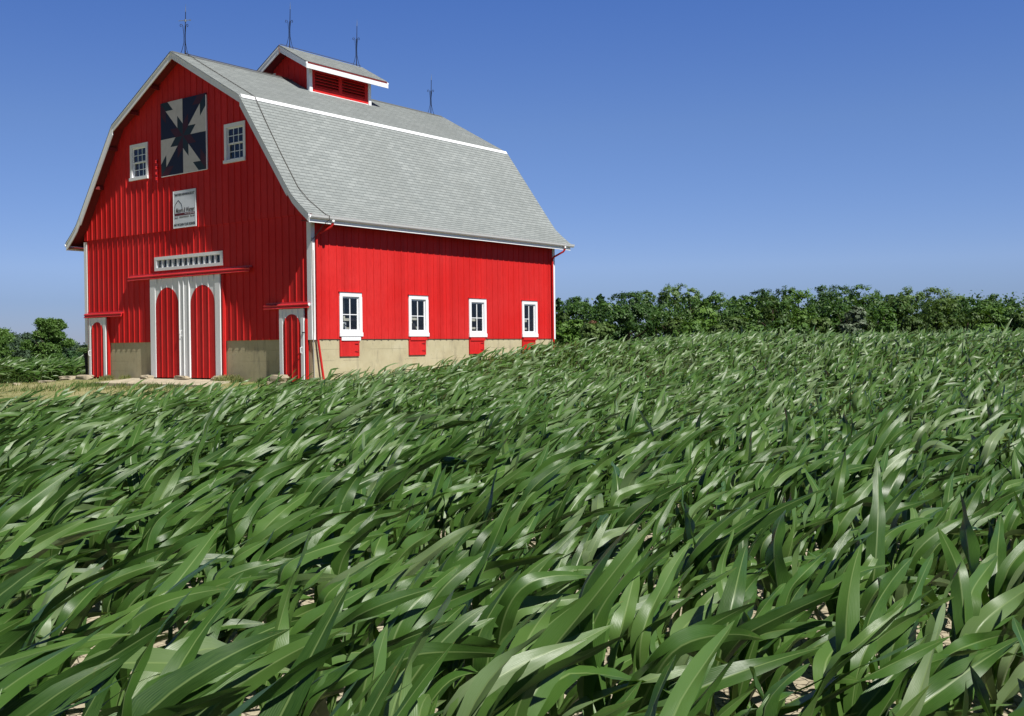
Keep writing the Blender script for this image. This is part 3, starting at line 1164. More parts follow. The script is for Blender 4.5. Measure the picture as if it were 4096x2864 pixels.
def track(x0, x1, ztop, name='door_track', cap=False, dep=1.0):
    prof = [(0.0, 0.0), (-0.07, 0.0), (-0.115, -0.018), (-0.135, -0.045), (-0.125, -0.07), (-0.10, -0.083), (-0.105, -0.10), (-0.14, -0.135), (-0.135, -0.155), (-0.10, -0.152), (-0.085, -0.12), (-0.06, -0.03), (0.0, -0.04)]
    tmb = MB()
    tmb.prism([(x0, y * dep, ztop + z) for y, z in prof], (x1 - x0, 0, 0))
    tmb.box((x0, -0.02, ztop), (x1, -0.001, ztop + 0.05))
    o = tmb.build(name, M['redtrim'], barn)
    if cap:
        c = MB()
        c.tube([(x1 + 0.001, -0.085 * dep, ztop - 0.045), (x1 + 0.018, -0.085 * dep, ztop - 0.045)], 0.045, 12)
        c.build('end_cap', M['white'], o)
    return o


track(-9.16, -2.66, 2.25)
track(-11.92, -9.60, 1.06)
track(-2.02, -0.03, 1.06, cap=True)
# door posts (jambs) seen beside the sliding doors
for x0, x1, zt in ((-4.13, -4.0, 2.08), (-10.585, -10.47, 0.86), (-0.245, -0.165, 0.6)):
    p = MB()
    p.box((x0, -0.05, -1.22), (x1, -0.001 if zt < 1 else -0.001, zt))
    p.box((x0 + 0.03, -0.075, -1.22), (x1 - 0.03, -0.0505, zt))
    p.build('door_post', M['red'], barn)
for a, b in ((DOOR_MAIN[0], DOOR_MAIN[1]), DOORS_SM[0], DOORS_SM[1]):
    s = MB()
    s.box((a - 0.05, -0.005, -2.0), (b + 0.05, 0.3, -1.26))
    s.build('door_sill', M['slab'], barn)

# insulator rack left of the quilt board
ir = MB()
ir.box((-7.47, -0.065, 5.30), (-7.42, -0.036, 6.08))
iro = ir.build('insulator_rack', M['redtrim'], barn)
for z in (5.42, 5.60, 5.78, 5.98):
    k = MB()
    k.tube([(-7.445, -0.066, z), (-7.445, -0.10, z)], 0.014, 6)
    k.tube([(-7.445, -0.10, z - 0.045), (-7.445, -0.10, z - 0.02), (-7.445, -0.10, z), (-7.445, -0.10, z + 0.02), (-7.445, -0.10, z + 0.045)], [0.035, 0.04, 0.024, 0.04, 0.035], 10)
    k.build('insulator', M['redtrim'], iro, smooth=False)

# drain pipe end in the foundation
dp = MB()
dp.tube([(-0.08, 1.51, -1.13), (-0.005, 1.51, -1.13)], 0.06, 14, caps=False)
dp.tube([(-0.031, 1.51, -1.13), (-0.024, 1.51, -1.13)], 0.09, 14)
dp.build('drain_pipe', M['rust'], barn)
dp = MB()
dp.tube([(-0.023, 1.51, -1.13), (-0.019, 1.51, -1.13)], 0.042, 14)
dp.build('drain_dark_disc', M['ink'], barn)  # black disc stands in for the shade inside the pipe

# cupola
CX0, CX1, CY0, CY1 = -6.95, -5.05, 4.52, 7.50
cup = MB()
rz = lambda x: 10.44 - 0.585 * abs(x + 6)
cw_top = lambda x: rz(x) - 0.06
Pc = lambda a, d, z: (a, CY0 + d, z)
Pcb = lambda a, d, z: (a, CY1 - d, z)
for P in (Pc, Pcb):
    wall_columns(cup, CX0, CX1, 8.4, cw_top, [], P, 0.05, [-6.0])
    battens(cup, [-6.75 + 0.3 * k for k in range(6)], 8.4, cw_top, [], P, 0.0)
for X in (CX1, CX0):
    s_ = 1 if X == CX1 else -1
    hl = [(4.78, 5.93, 8.98, 9.52), (6.09, 7.24, 8.98, 9.52)]
    wall_columns(cup, CY0 + 0.051, CY1 - 0.051, 8.4, lambda y: 9.80, hl, (lambda a, d, z, X=X, s_=s_: (X - s_ * d, a, z)), 0.05)
cupo = cup.build('cupola', M['red'], barn)
for X in (CX1, CX0):
    s_ = 1 if X == CX1 else -1
    for a, b in ((4.78, 5.93), (6.09, 7.24)):
        lv = MB()
        for k in range(5):
            z = 9.0 + k * 0.108
            lv.prism([(X - s_ * 0.002, a, z), (X + s_ * 0.004, a, z + 0.014), (X - s_ * 0.085, a, z + 0.10), (X - s_ * 0.09, a, z + 0.086)], (0, b - a, 0))
        lv.build('louver', M['red'], cupo)
        bk = MB()
        bk.box((X - s_ * 0.20, a - 0.05, 8.9), (X - s_ * 0.22, b + 0.05, 9.6))
        bk.build('louver_backing', M['interior'], cupo)
    tr = MB()
    tr.box((X + s_ * 0.001, CY0 + 0.12, 8.735), (X + s_ * 0.02, CY1 - 0.12, 8.80))
    tr.build('base_trim', M['white'], cupo)
    for yc, sy in ((CY0, -1), (CY1, 1)):
        cb = MB()
        cb.box((X - s_ * 0.10, yc + sy * 0.001, 8.66), (X + s_ * 0.028, yc + sy * 0.026, 9.70))
        cb.box((X + s_ * 0.001, yc - sy * 0.11, 8.66), (X + s_ * 0.028, yc - sy * 0.0005, 9.70))
        cb.box((X + s_ * 0.0285, yc - sy * 0.11, 8.70), (X + s_ * 0.045, yc + sy * 0.02, 8.93))
        cb.build('corner_board', M['white'], cupo)
cr = MB()
CR = [(-6.0, 10.46), (-4.60, 9.66)]
for side in (1, -1):
    pr = CR if side > 0 else [(mir(x), z) for x, z in CR]
    stepped(cr, pr, 3.97, 8.04, side=side)
cro = cr.build('cupola_roof', M['shingle'], cupo)
dk = MB()
for pr in (CR, [(mir(x), z) for x, z in CR]):
    slab(dk, pr, 4.06, 7.95, 0.06)
dk.build('cupola_soffit', M['soffit'], cupo)
for side in (1, -1):
    X = (lambda x: x) if side > 0 else mir
    fb = MB()
    fb.box((X(-4.635), 4.031, 9.44), (X(-4.602), 7.979, 9.652))
    fb.build('cupola_fascia', M['white'], cupo)
    for y, yo in ((4.03, -1), (7.98, 1)):
        bb = MB()
        bb.prism([(X(-6.0), y, 10.44), (X(-4.60), y, 9.64), (X(-4.60), y, 9.43), (X(-6.0), y, 10.21)], (0, yo * 0.03, 0))
        bb.prism([(X(-6.0), y + yo * 0.0305, 10.438), (X(-4.60), y + yo * 0.0305, 9.638), (X(-4.60), y + yo * 0.0305, 9.58), (X(-6.0), y + yo * 0.0305, 10.38)], (0, yo * 0.02, 0))
        bb.build('cupola_bargeboard', M['white'], cupo)


# lightning rods
def rod(x, y, z, h, cross=False, curl=0.55):
    r = MB()
    r.tube([(x, y, z - 0.02), (x + 0.01, y + 0.02, z + h * 0.5), (x + 0.01, y + 0.04, z + h * 0.84)], [0.016, 0.014, 0.011], 6)
    ro = r.build('lightning_rod', M['iron'], barn)
    t = MB()
    t.tube([(x + 0.01, y + 0.04, z + h * 0.84), (x + 0.012, y + 0.05, z + h)], [0.012, 0.002], 6)
    t.build('rod_tip', M['copper_tip'], ro)
    for k in range(3):
        a = 2.3 + k * 2.1
        dx, dy = math.cos(a), math.sin(a)
        pts = []
        for q, (rr, zz) in enumerate(((0.16, -0.02), (0.09, 0.14), (0.03, 0.36), (0.025, 0.62), (0.055, h * curl), (0.09, h * curl + 0.05), (0.135, h * curl + 0.045), (0.15, h * curl), (0.125, h * curl - 0.035), (0.10, h * curl - 0.01))):
            drop = -0.5 * abs(dx) * rr if q < 2 else 0
            pts.append((x + dx * rr, y + dy * rr, z + zz + drop))
        b = MB()
        b.tube(pts, 0.009, 5)
        b.build('scroll_brace', M['iron'], ro)
    if cross:
        b = MB()
        zc = z + h * 0.665
        b.tube([(x - 0.16, y - 0.11, zc - 0.01), (x + 0.16, y + 0.11, zc + 0.01)], 0.009, 5)
        b.tube([(x + 0.01, y + 0.03, zc - 0.035), (x + 0.01, y + 0.03, zc + 0.035)], 0.032, 8)
        b.tube([(x + 0.12, y + 0.085, zc + 0.008), (x + 0.17, y + 0.12, zc + 0.01)], [0.01, 0.022], 6)
        b.build('compass_arm', M['copper_tip'], ro)


rod(-6, 0.06, 9.33, 1.64, True)
rod(-6, 4.46, 10.48, 1.62)
rod(-6, 7.74, 10.48, 1.78)
rod(-6, 11.92, 9.33, 1.64)
# conductor cables
c = MB()
up = lambda x: roof_z(x) + 0.03
c.tube([(-6, 0.06, 9.40), (-5.9, 0.13, 9.31), (-5.2, 0.15, up(-5.2)), (-4, 0.17, up(-4)), (-2.9, 0.18, up(-2.9)), (-2.55, 0.10, 7.43), (-1.9, 0.03, up(-1.9)), (-1.2, -0.04, up(-1.2)), (-0.45, -0.07, up(-0.45)), (-0.1, 0.02, up(-0.1)), (0.25, 0.12, up(0.25)), (0.46, 0.18, 3.60), (0.585, 0.2, 3.56), (0.585, 0.2, 3.44), (0.42, 0.14, 3.33), (0.05, -0.02 + 0.04, 2.9)], 0.011, 5)
c.build('conductor_cable', M['cable'], barn)
c = MB()
c.tube([(-6, 0.10, 9.36), (-6, 1.2, 9.355), (-6, 2.6, 9.355), (-6, 4.4, 9.36)], 0.011, 5)
c.build('conductor_cable', M['cable'], barn)
c = MB()
c.tube([(-6, 4.04, 10.5), (-6, 6, 10.5), (-6, 7.97, 10.5)], 0.011, 5)
c.build('conductor_cable', M['cable'], barn)
c = MB()
c.tube([(-6.0, 4.00, 10.48), (-6.02, 3.97, 10.36), (-5.98, 3.97, 10.22), (-6.0, 4.0, 10.15)], 0.008, 5)
c.build('conductor_cable', M['rust'], barn)
c = MB()
c.tube([(0.045, -0.01, 2.95), (0.045, -0.005, 2.0), (0.05, 0.01, 1.0), (0.048, 0.02, 0.2), (0.05, 0.0, 0.0), (0.02, 0.03, -0.3), (0.015, 0.06, -1.45)], 0.016, 6)
c.build('ground_cable', M['cable_light'], barn)
c = MB()
c.tube([(0.04, 0.05, 2.6), (0.042, 0.05, 1.2), (0.045, 0.04, 0.25)], 0.008, 5)
c.build('ground_cable', M['cable_light'], barn)

# ------------------------------------------------------------------ boards on the gable
sg = empty('farm_sign', (-5.955, -0.06, 3.70), 'white metal sign with a barn outline logo and black lettering on the red gable', 'sign')
SX0, SX1, SZ0, SZ1 = -6.56, -5.35, 3.70, 4.91
s = MB()
s.box((SX0, -0.078, SZ0), (SX1, -0.057, SZ1))
s.build('board', M['sign_white'], sg)
s = MB()
for q in (((SX0, -0.084, SZ0), (SX0 + 0.022, -0.0782, SZ1)), ((SX1 - 0.022, -0.084, SZ0), (SX1, -0.0782, SZ1)), ((SX0 + 0.0225, -0.084, SZ0), (SX1 - 0.0225, -0.0782, SZ0 + 0.022))):
    s.box(*q)
s.build('rim', M['white'], sg)
DEPS = bpy.context.evaluated_depsgraph_get()


def lettering(txt, x, z, width, height, mat, parent, shear=0.0, y=-0.081, bold=0.0, name='lettering'):
    cu = bpy.data.curves.new('lettering', 'FONT')
    cu.body = txt
    cu.size = 1.0
    cu.shear = shear
    cu.offset = bold
    cu.extrude = 0.02
    tmp = bpy.data.objects.new('lettering_tmp', cu)
    COL.objects.link(tmp)
    bpy.context.view_layer.update()
    dg = bpy.context.evaluated_depsgraph_get()
    me = bpy.data.meshes.new_from_object(tmp.evaluated_get(dg))
    bpy.data.objects.remove(tmp)
    bpy.data.curves.remove(cu)
    n = len(me.vertices)
    co = np.empty(n * 3, np.float32)
    me.vertices.foreach_get('co', co)
    co = co.reshape(-1, 3)
    x0, x1, y0, y1 = co[:, 0].min(), co[:, 0].max(), co[:, 1].min(), co[:, 1].max()
    out = np.empty_like(co)
    off = origin_of(parent)
    out[:, 0] = x + (co[:, 0] - x0) / (x1 - x0) * width - off.x
    out[:, 2] = z + (co[:, 1] - y0) / (y1 - y0) * height - off.z
    out[:, 1] = y - co[:, 2] * 0.05 - off.y
    me.vertices.foreach_set('co', out.ravel())
    me.materials.clear()
    me.materials.append(mat)
    me.update()
    o = bpy.data.objects.new(name, me)
    COL.objects.link(o)
    o.parent = parent
    return o


lettering('"ANOTHER FARM MANAGED BY"', -6.49, 4.74, 1.08, 0.085, M['ink'], sg, bold=0.012)
lettering('MAY WE EARN YOUR BUSINESS', -6.52, 3.765, 1.12, 0.085, M['ink'], sg, bold=0.008)
lettering('Moore & Warner', -6.42, 4.195, 1.0, 0.155, M['grey_ink'], sg, shear=0.3, bold=0.02)
lettering('Clinton IL', -6.49, 4.015, 0.20, 0.055, M['grey_ink'], sg)
lettering('www.moore-warner.com', -6.23, 4.025, 0.50, 0.045, M['grey_ink'], sg)
lettering('309-661-1688', -5.66, 4.025, 0.24, 0.05, M['grey_ink'], sg)
s = MB()
s.box((-6.49, -0.081, 4.10), (-5.42, -0.0782, 4.175))
s.build('bar', M['maroon'], sg)
lettering('Farm Management', -5.94, 4.117, 0.50, 0.046, M['sign_white'], sg, y=-0.083)
s = MB()
pl = [(-6.49, 4.16), (-6.50, 4.32), (-6.44, 4.47), (-6.28, 4.60), (-6.12, 4.47), (-6.06, 4.30)]
for (xa, za), (xb, zb) in zip(pl, pl[1:]):
    L = math.hypot(xb - xa, zb - za)
    nx, nz = -(zb - za) / L * 0.011, (xb - xa) / L * 0.011
    s.prism([(xa + nx, -0.0782, za + nz), (xb + nx, -0.0782, zb + nz), (xb - nx, -0.0782, zb - nz), (xa - nx, -0.0782, za - nz)], (0, -0.003, 0))
s.build('barn_outline', M['ink'], sg)

qb = empty('quilt_board', (-5.96, -0.06, 5.46), 'square painted quilt board of navy, cream and dark green star points high on the gable', 'quilt board')
QX0, QX1, QZ0, QZ1 = -7.16, -4.75, 5.46, 7.86
s = MB()
s.box((QX0, -0.095, QZ0), (QX1, -0.06, QZ1))
s.build('panel', M['q_navy'], qb)
s = MB()
s.box((QX1 + 0.001, -0.098, QZ0 - 0.01), (QX1 + 0.035, -0.058, QZ1 - 0.06))
s.box((QX0, -0.097, QZ0 - 0.022), (QX1, -0.06, QZ0 - 0.001))
s.build('edge_strip', M['white'], qb)
A_, D_ = 0.165, 0.12
cream = [(A_, 0), (.5, 0), (.5, .5 - A_), (.5 - D_, .5 - A_ - D_), (.5 - D_, .5 - D_), (D_, D_), (A_ + D_, D_)]
gr1 = [(0, 0), (A_, 0), (A_ + D_, D_), (D_, D_)]
gr2 = [(.5 - D_, .5 - D_), (.5 - D_, .5 - A_ - D_), (.5, .5 - A_), (.5, .5)]


def quilt_piece(name, polys, mat, dy):
    for pl in polys:
        for r in range(4):
            s = MB()
            pp = pl
            for _ in range(r):
                pp = [(1 - y, x) for x, y in pp]
            # ears can be concave: fan from the vertices with a tessellator
            from mathutils.geometry import tessellate_polygon
            vs = [Vector((QX0 + x * (QX1 - QX0), -0.095 - dy, QZ1 - y * (QZ1 - QZ0))) for x, y in pp]
            for tri in tessellate_polygon([vs]):
                s.face([vs[i] for i in tri])
            s.build(name, mat, qb)


quilt_piece('cream_patch', [cream], M['q_light'], 0.003)
quilt_piece('green_patch', [gr1, gr2], M['q_green'], 0.003)
sw_ = lambda pl: [(y, x) for x, y in pl]
quilt_piece('red_patch', [sw_(gr1), sw_(gr2)], M['q_red'], 0.003)

# ------------------------------------------------------------------ yard things
def gz(x, y):
    return float(ground_z(x, y))


s = MB()
s.prism([(-9.1, -0.012, -1.7), (-9.1, -0.012, -1.212), (-9.1, -1.55, -1.325), (-9.1, -1.55, -1.7)], (5.9, 0, 0))
o = s.build('door_slab', M['slab'])
tag(o, 'long pale concrete step in front of the wide double doors', 'step')
stones = [(-11.55, -0.35, 0.42, 0.2, 0.11, 'pale flat block of stone at the foot of the narrow far left door', 1),
          (-12.35, -0.40, 0.40, 0.28, 0.10, 'broad flat stone just left of the narrow far left door', 2),
          (-13.1, -0.9, 0.30, 0.22, 0.07, 'low flat stone lying in the grass left of the barn corner', 3),
          (-13.9, -1.6, 0.16, 0.14, 0.07, 'small pale stone farthest left in the grass by the fence post', 4),
          (-8.0, -0.20, 0.28, 0.16, 0.10, 'rounded stone at the left jamb of the double doors', 5),
          (-6.0, -0.22, 0.34, 0.14, 0.09, 'rounded stone where the two wide doors meet', 6),
          (-4.12, -0.22, 0.25, 0.16, 0.10, 'rounded stone at the right jamb of the double doors', 7),
          (-1.05, -0.35, 0.30, 0.24, 0.20, 'cream coloured boulder at the foot of the narrow right door', 8)]
for x, y, a, b, hgt, lab, sd in stones:
    s = MB()
    z = max(gz(x, y), -1.23 if (-9 < x < -3.2) else -9)
    s.blob((x, y, z + hgt * 0.4), (a, b, hgt), sd)
    o = s.build('stone', M['stone'])
    tag(o, lab, 'stone', 'stones along the barn front')
s = MB()
px, py = -13.05, 0.65
zb = gz(px, py)
s.tube([(px + 0.10, py, zb - 0.3), (px + 0.07, py, zb + 0.3), (px, py, zb + 0.75), (px - 0.06, py, zb + 1.0)], [0.12, 0.105, 0.095, 0.10], 9)
o = s.build('fence_post', M['post'])
tag(o, 'dark leaning wooden post beside the far left corner of the barn', 'post')


# grass tufts on the dry lawn
def blades(name, pts, hmin, hmax, wid, mat, seed):
    g_ = np.random.default_rng(seed)
    n = len(pts)
    az = g_.uniform(0, 2 * np.pi, n)
    hh = g_.uniform(hmin, hmax, n)
    lean = g_.normal(0, 0.35, (n, 2)) * hh[:, None] + np.array([0.05, 0.25]) * hh[:, None]
    sd = np.stack([np.cos(az), np.sin(az), np.zeros(n)], 1) * wid
    base = pts
    top = base + np.concatenate([lean, hh[:, None]], 1)
    mid = base * 0.5 + top * 0.5 + np.stack([-lean[:, 0] * 0.15, -lean[:, 1] * 0.15, hh * 0.05], 1)
    v = np.stack([base - sd, base + sd, mid - sd * 0.7, mid + sd * 0.7, top - sd * 0.1, top + sd * 0.1], 1).reshape(-1, 3)
    i = np.arange(n)[:, None] * 6
    q = np.concatenate([i + np.array([[0, 1, 3, 2]]), i + np.array([[2, 3, 5, 4]])], 0)
    pt = 0.55 + 0.35 * np.sin(pts[:, 0] * 1.1 + 2 * np.sin(pts[:, 1] * 0.6)) * np.sin(pts[:, 1] * 0.9 + 1.5)
    tone = np.repeat(np.clip(pt + g_.normal(0, 0.18, n), 0, 1), 6)
    return np_mesh(name, v, q, mat, tone=tone)


n = 26000
gx = rng.uniform(-25.5, 0.9, n)
gy = rng.uniform(-18, 10, n)
ok = ~((gx > -12.2) & (gx < 0.3) & (gy > -0.15)) & ~((gx > -9.1) & (gx < -3.1) & (gy > -1.6))
gx, gy = gx[ok], gy[ok]
o = blades('lawn_grass', np.stack([gx, gy, ground_z(gx, gy) + 0.005], 1), 0.02, 0.075, 0.012, M['grass'], 3)
tag(o, 'short dry yellowish grass on the strip before the barn doors', 'grass', kind='stuff')

n = 5200
u_ = rng.uniform(0, 1, n)
seg = rng.integers(0, 4, n)
wx = np.select([seg == 0, seg == 1, seg == 2], [-10.4 + 1.4 * u_, -4.0 + 2.6 * u_, -9.6 + 6.6 * u_], -14 + 12 * u_)
wy = np.select([seg == 0, seg == 1, seg == 2], [-0.15 - 0.4 * rng.random(n) ** 2, -0.15 - 0.4 * rng.random(n) ** 2, -1.66 - 0.5 * rng.random(n) ** 2], -2.2 - 2.2 * rng.random(n))
clump = np.sin(wx * 3.1) * np.sin(wx * 1.3 + wy * 2.0) > -0.1
wx, wy = wx[clump], wy[clump]
wz_ = ground_z(wx, wy)
wz_ = np.where((wx > -9.1) & (wx < -3.2) & (wy > -1.55), -1.213 + 0.0735 * wy, wz_)
o = blades('weeds', np.stack([wx, wy, wz_], 1), 0.05, 0.20, 0.014, M['weed'], 9)
tag(o, 'green weeds and grass tufts along the foot of the barn wall and step', 'weeds', kind='stuff')

# ------------------------------------------------------------------ corn
WIND = np.array([0.05, 0.99, 0.0])
WIND /= np.linalg.norm(WIND)


def norm(a):
    return a / np.maximum(np.linalg.norm(a, axis=-1, keepdims=True), 1e-9)


def ribbons(g_, base, az, el, length, width, wdir, kwind, grav, twist, S, K, tone):
    """bend N leaves from their base into the wind; returns verts, quads, uv, tone"""
    N = len(base)
    d = np.stack([np.cos(az) * np.cos(el), np.sin(az) * np.cos(el), np.sin(el)], 1)
    b = np.stack([-np.sin(az), np.cos(az), np.zeros(N)], 1)
    p = base.copy()
    ph1, ph2 = g_.uniform(0, 6.28, N), g_.uniform(0, 6.28, N)
    fl = g_.uniform(0.5, 1.0, N)
    fr = g_.uniform(1.6, 3.6, N)
    t0 = g_.uniform(0.22, 0.60, N)
    sharp = g_.uniform(0.07, 0.22, N)
    ts = np.linspace(0, 1, S + 1)
    xs = np.linspace(-1, 1, K) if K == 3 else np.array([-1, -0.14, 0, 0.14, 1])
    V = np.empty((N, S + 1, K, 3), np.float32)
    dt = 1.0 / S
    for i, t in enumerate(ts):
        nrm = np.cross(d, b)
        wp = np.clip(min(1.0, 0.45 + 2.2 * t), 0, 1) * (1 - t ** 2.6) ** 0.75
        w = width * max(wp, 0.012) * 0.5
        fold = (0.42 * (1 - t) ** 1.5 + 0.24 * (1 - 0.6 * t))
        for j, x in enumerate(xs):
            ax = abs(x)
            ruf = 0.40 * fl * np.sin(6.28 * fr * t + (ph1 if x < 0 else ph2)) * ax ** 2 * min(1, 3 * t)
            V[:, i, j] = p + b * (w * x)[:, None] + nrm * (w * (fold * ax + ruf))[:, None]
        if i == S:
            break
        gust = 0.48 * np.sin(5.0 * t + ph1)
        wd = wdir + np.stack([np.cos(ph2), np.sin(ph2), 0.8 * np.sin(ph1 + 3 * t)], 1) * (0.22 * gust)[:, None]
        d = norm(d + (wd - d) * (kwind * dt * (0.18 + 0.75 * t + (0.62 / sharp) * 0.42 * np.exp(-((t - t0) / sharp) ** 2)))[:, None] + np.array([0, 0, -1.0]) * (grav * dt * t)[:, None])
        p = p + d * (length * dt)[:, None]
        b = norm(b - d * np.sum(b * d, 1, keepdims=True))
        n2 = np.cross(d, b)
        tw = ((twist * (0.2 + 1.2 * t) + (2.2 * np.sin(ph2 + 6.0 * t) + 2.0 * np.sign(np.sin(ph1)) * np.exp(-((t - t0 - 0.1) / 0.12) ** 2)) * fl) * dt)[:, None]
        b = b * np.cos(tw) + n2 * np.sin(tw)
    uv = np.zeros((N, S + 1, K, 3), np.float32)
    uv[..., 0] = xs[None, None, :]
    uv[..., 1] = ts[None, :, None] * 6 + g_.uniform(0, 40, N)[:, None, None]
    uv[..., 2] = ts[None, :, None]
    tn = np.repeat(tone, (S + 1) * K)
    r0 = (np.arange(S)[:, None] * K + np.arange(K - 1)[None, :]).ravel()
    q = np.stack([r0, r0 + 1, r0 + 1 + K, r0 + K], 1)
    Q = (np.arange(N)[:, None, None] * ((S + 1) * K) + q[None]).reshape(-1, 4)
    return V.reshape(-1, 3), Q, uv.reshape(-1, 3), tn


def corn(g_, pos, sc, nl, S, K, wind=WIND, gusty=1.0, wmul=1.0):
    """leaves of many plants at once; pos (P,3), sc (P,)"""
    Pn = len(pos)
    j = np.tile(np.arange(nl), Pn)
    pid = np.repeat(np.arange(Pn), nl)
    s = sc[pid]
    N = Pn * nl
    h = 0.50 * s * (0.10 + 0.90 * j / (nl - 1))
    lean = (0.16 * gusty * (0.7 + 0.6 * g_.random(Pn)))[pid] * s
    rel = (h / (0.5 * s))
    base = pos[pid] + wind[None] * (lean * rel ** 1.7)[:, None] + np.stack([np.zeros(N), np.zeros(N), h], 1)
    paz = g_.uniform(0, np.pi, Pn)
    az = paz[pid] + np.pi * j + g_.normal(0, 0.30, N)
    el = np.radians(52 + 26 * j / (nl - 1) + g_.normal(0, 11, N))
    prof = np.sin(np.pi * (j + 1.0) / (nl + 1.2)) ** 0.8
    length = s * (0.38 + 0.54 * prof) * g_.uniform(0.85, 1.15, N)
    width = wmul * s * (0.056 + 0.048 * prof) * g_.uniform(0.85, 1.15, N)
    top = j / (nl - 1)
    wz = -0.18 + 0.54 * top + g_.normal(0, 0.28, N)
    wa = g_.normal(0, 0.34, N)
    wd = np.stack([wind[0] * np.cos(wa) - wind[1] * np.sin(wa), wind[0] * np.sin(wa) + wind[1] * np.cos(wa), wz], 1)
    kw = gusty * (1.5 + 2.6 * top) * g_.uniform(0.5, 1.5, N)
    grav = (0.9 - 0.4 * top) * g_.uniform(0.4, 1.5, N)
    tw = g_.normal(0, 1.3, N)
    tone = np.clip(0.44 + 0.15 * (0.6 - top) + g_.normal(0, 0.24, N) + g_.normal(0, 0.09, Pn)[pid], 0, 1)
    return ribbons(g_, base, az, el, length, width, norm(wd) * np.array([1, 1, 1.0]), kw, grav, tw, S, K, tone)


def stalks(pos, sc, lean=0.16, n=5):
    """thin tapered stems, as quads"""
    Pn = len(pos)
    hs = np.array([0, 0.5, 1.0])
    ang = np.arange(n) * 2 * np.pi / n
    V = np.empty((Pn, 3, n, 3), np.float32)
    for i, hh in enumerate(hs):
        c = pos + WIND[None] * (lean * sc * hh ** 1.7)[:, None] + np.stack([np.zeros(Pn), np.zeros(Pn), 0.52 * sc * hh - 0.02 * (i == 0)], 1)
        r = (0.017, 0.014, 0.008)[i]
        for k in range(n):
            V[:, i, k] = c + np.array([math.cos(ang[k]), math.sin(ang[k]), 0]) * r
    q = []
    for i in range(2):
        for k in range(n):
            q.append((i * n + k, i * n + (k + 1) % n, (i + 1) * n + (k + 1) % n, (i + 1) * n + k))
    Q = (np.arange(Pn)[:, None, None] * (3 * n) + np.array(q)[None]).reshape(-1, 4)
    return V.reshape(-1, 3), Q


def project(P):
    d = P - CAM
    z = d @ AX_F
    return d @ AX_R / np.maximum(z, 1e-6), d @ AX_U / np.maximum(z, 1e-6), z


ROW, STEP = 0.76, 0.25
rows = np.arange(0, 80)
ys = np.arange(-24.0, 62.0, STEP)
RX, RY = np.meshgrid(1.35 + rows * ROW, ys)
RX = (RX + rng.normal(0, 0.025, RX.shape)).ravel()
RY = (RY + rng.normal(0, 0.05, RY.shape)).ravel()
keep = rng.random(len(RX)) > 0.05
RX, RY = RX[keep], RY[keep]
POS = np.stack([RX, RY, ground_z(RX, RY)], 1)
hx, hy, hz = project(POS + np.array([0, 0, 0.5]))
tanx, tany = 2048 / F_PX, 1432 / F_PX
rad = np.hypot(POS[:, 0] - CAM[0], POS[:, 1] - CAM[1])
inview = (hz > 0.9) & (np.abs(hx) < tanx * 1.12 + 5.0 / np.maximum(hz, 1)) & (rad > 1.1)
POS, hx, hy, hz, rad = POS[inview], hx[inview], hy[inview], hz[inview], rad[inview]
patch = np.sin(POS[:, 0] * 0.45 + 1.0) * np.sin(POS[:, 1] * 0.37 + 0.4)
SCL = (0.98 + 0.08 * patch) * rng.uniform(0.80, 1.15, len(POS))
strict = (np.abs(hx) < tanx * 1.02) & (hy > -tany * 1.08)
order = np.argsort(np.where(strict, rad, 1e9))
near_i = order[:300]
isnear = np.zeros(len(POS), bool)
isnear[near_i] = True
NEAR_LAB = 'wind-bent green corn plant standing in the foreground rows closest to the viewer'
NEAR_GRP = 'corn plants in the foreground rows'
for k in near_i:
    p = POS[k]
    g_ = np.random.default_rng(1000 + int(k))
    nlv = int(g_.integers(7, 10))
    root = empty('corn_plant', p, NEAR_LAB, 'corn plant', NEAR_GRP)
    z0 = np.zeros((1, 3))
    far = rad[k] > 6.5
    v, q, uv, tn = corn(g_, z0, SCL[k:k + 1], nlv, 16 if far else 24, 5)
    np_mesh('foliage', v, q, M['corn'], root, uv=uv, tone=tn)
    v, q = stalks(z0, SCL[k:k + 1])
    np_mesh('stalk', v, q, M['stalk'], root)

rest = ~isnear
parts = []
for lo, hi, nl, S, K in ((0, 14, 8, 12, 5), (14, 26, 8, 9, 3), (26, 45, 7, 7, 3), (45, 400, 6, 6, 3)):
    mk = rest & (rad >= lo) & (rad < hi)
    if mk.sum():
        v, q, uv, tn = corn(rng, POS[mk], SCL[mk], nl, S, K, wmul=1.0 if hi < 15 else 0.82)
        parts.append((v, q, uv, np.clip(tn + 0.16 * (lo > 13) + 0.08 * (lo > 25) + 0.04 * (lo > 44), 0, 1)))  # farther plants get a paler leaf tone in place of glossy sheen
        mk2 = mk & (rad < 16)
        if mk2.sum():
            v, q = stalks(POS[mk2], SCL[mk2])
            uv = np.zeros((len(v), 3))
            uv[:, 0] = 0.06
            parts.append((v, q, uv, np.full(len(v), 0.9)))
off = 0
vs, qs, us, tns = [], [], [], []
for v, q, uv, tn in parts:
    vs.append(v)
    qs.append(q + off)
    us.append(uv)
    tns.append(tn)
    off += len(v)
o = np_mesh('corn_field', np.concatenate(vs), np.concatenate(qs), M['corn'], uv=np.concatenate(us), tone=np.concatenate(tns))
tag(o, 'wide field of wind-swept green corn rising from the foreground to the barn side and the crest', 'cornfield', kind='stuff')
print('corn plants', len(POS), 'quads', sum(len(q) for q in qs))

# second corn field beyond the lawn on the left
RX, RY = np.meshgrid(-25.6 - np.arange(0, 26) * ROW, np.arange(-6, 40, 0.17))
RX = (RX + rng.normal(0, 0.03, RX.shape)).ravel()
RY = (RY + rng.normal(0, 0.05, RY.shape)).ravel()
P2 = np.stack([RX, RY, ground_z(RX, RY)], 1)
hx, hy, hz2 = project(P2)
mk = (np.abs(hx) < tanx * 1.12)
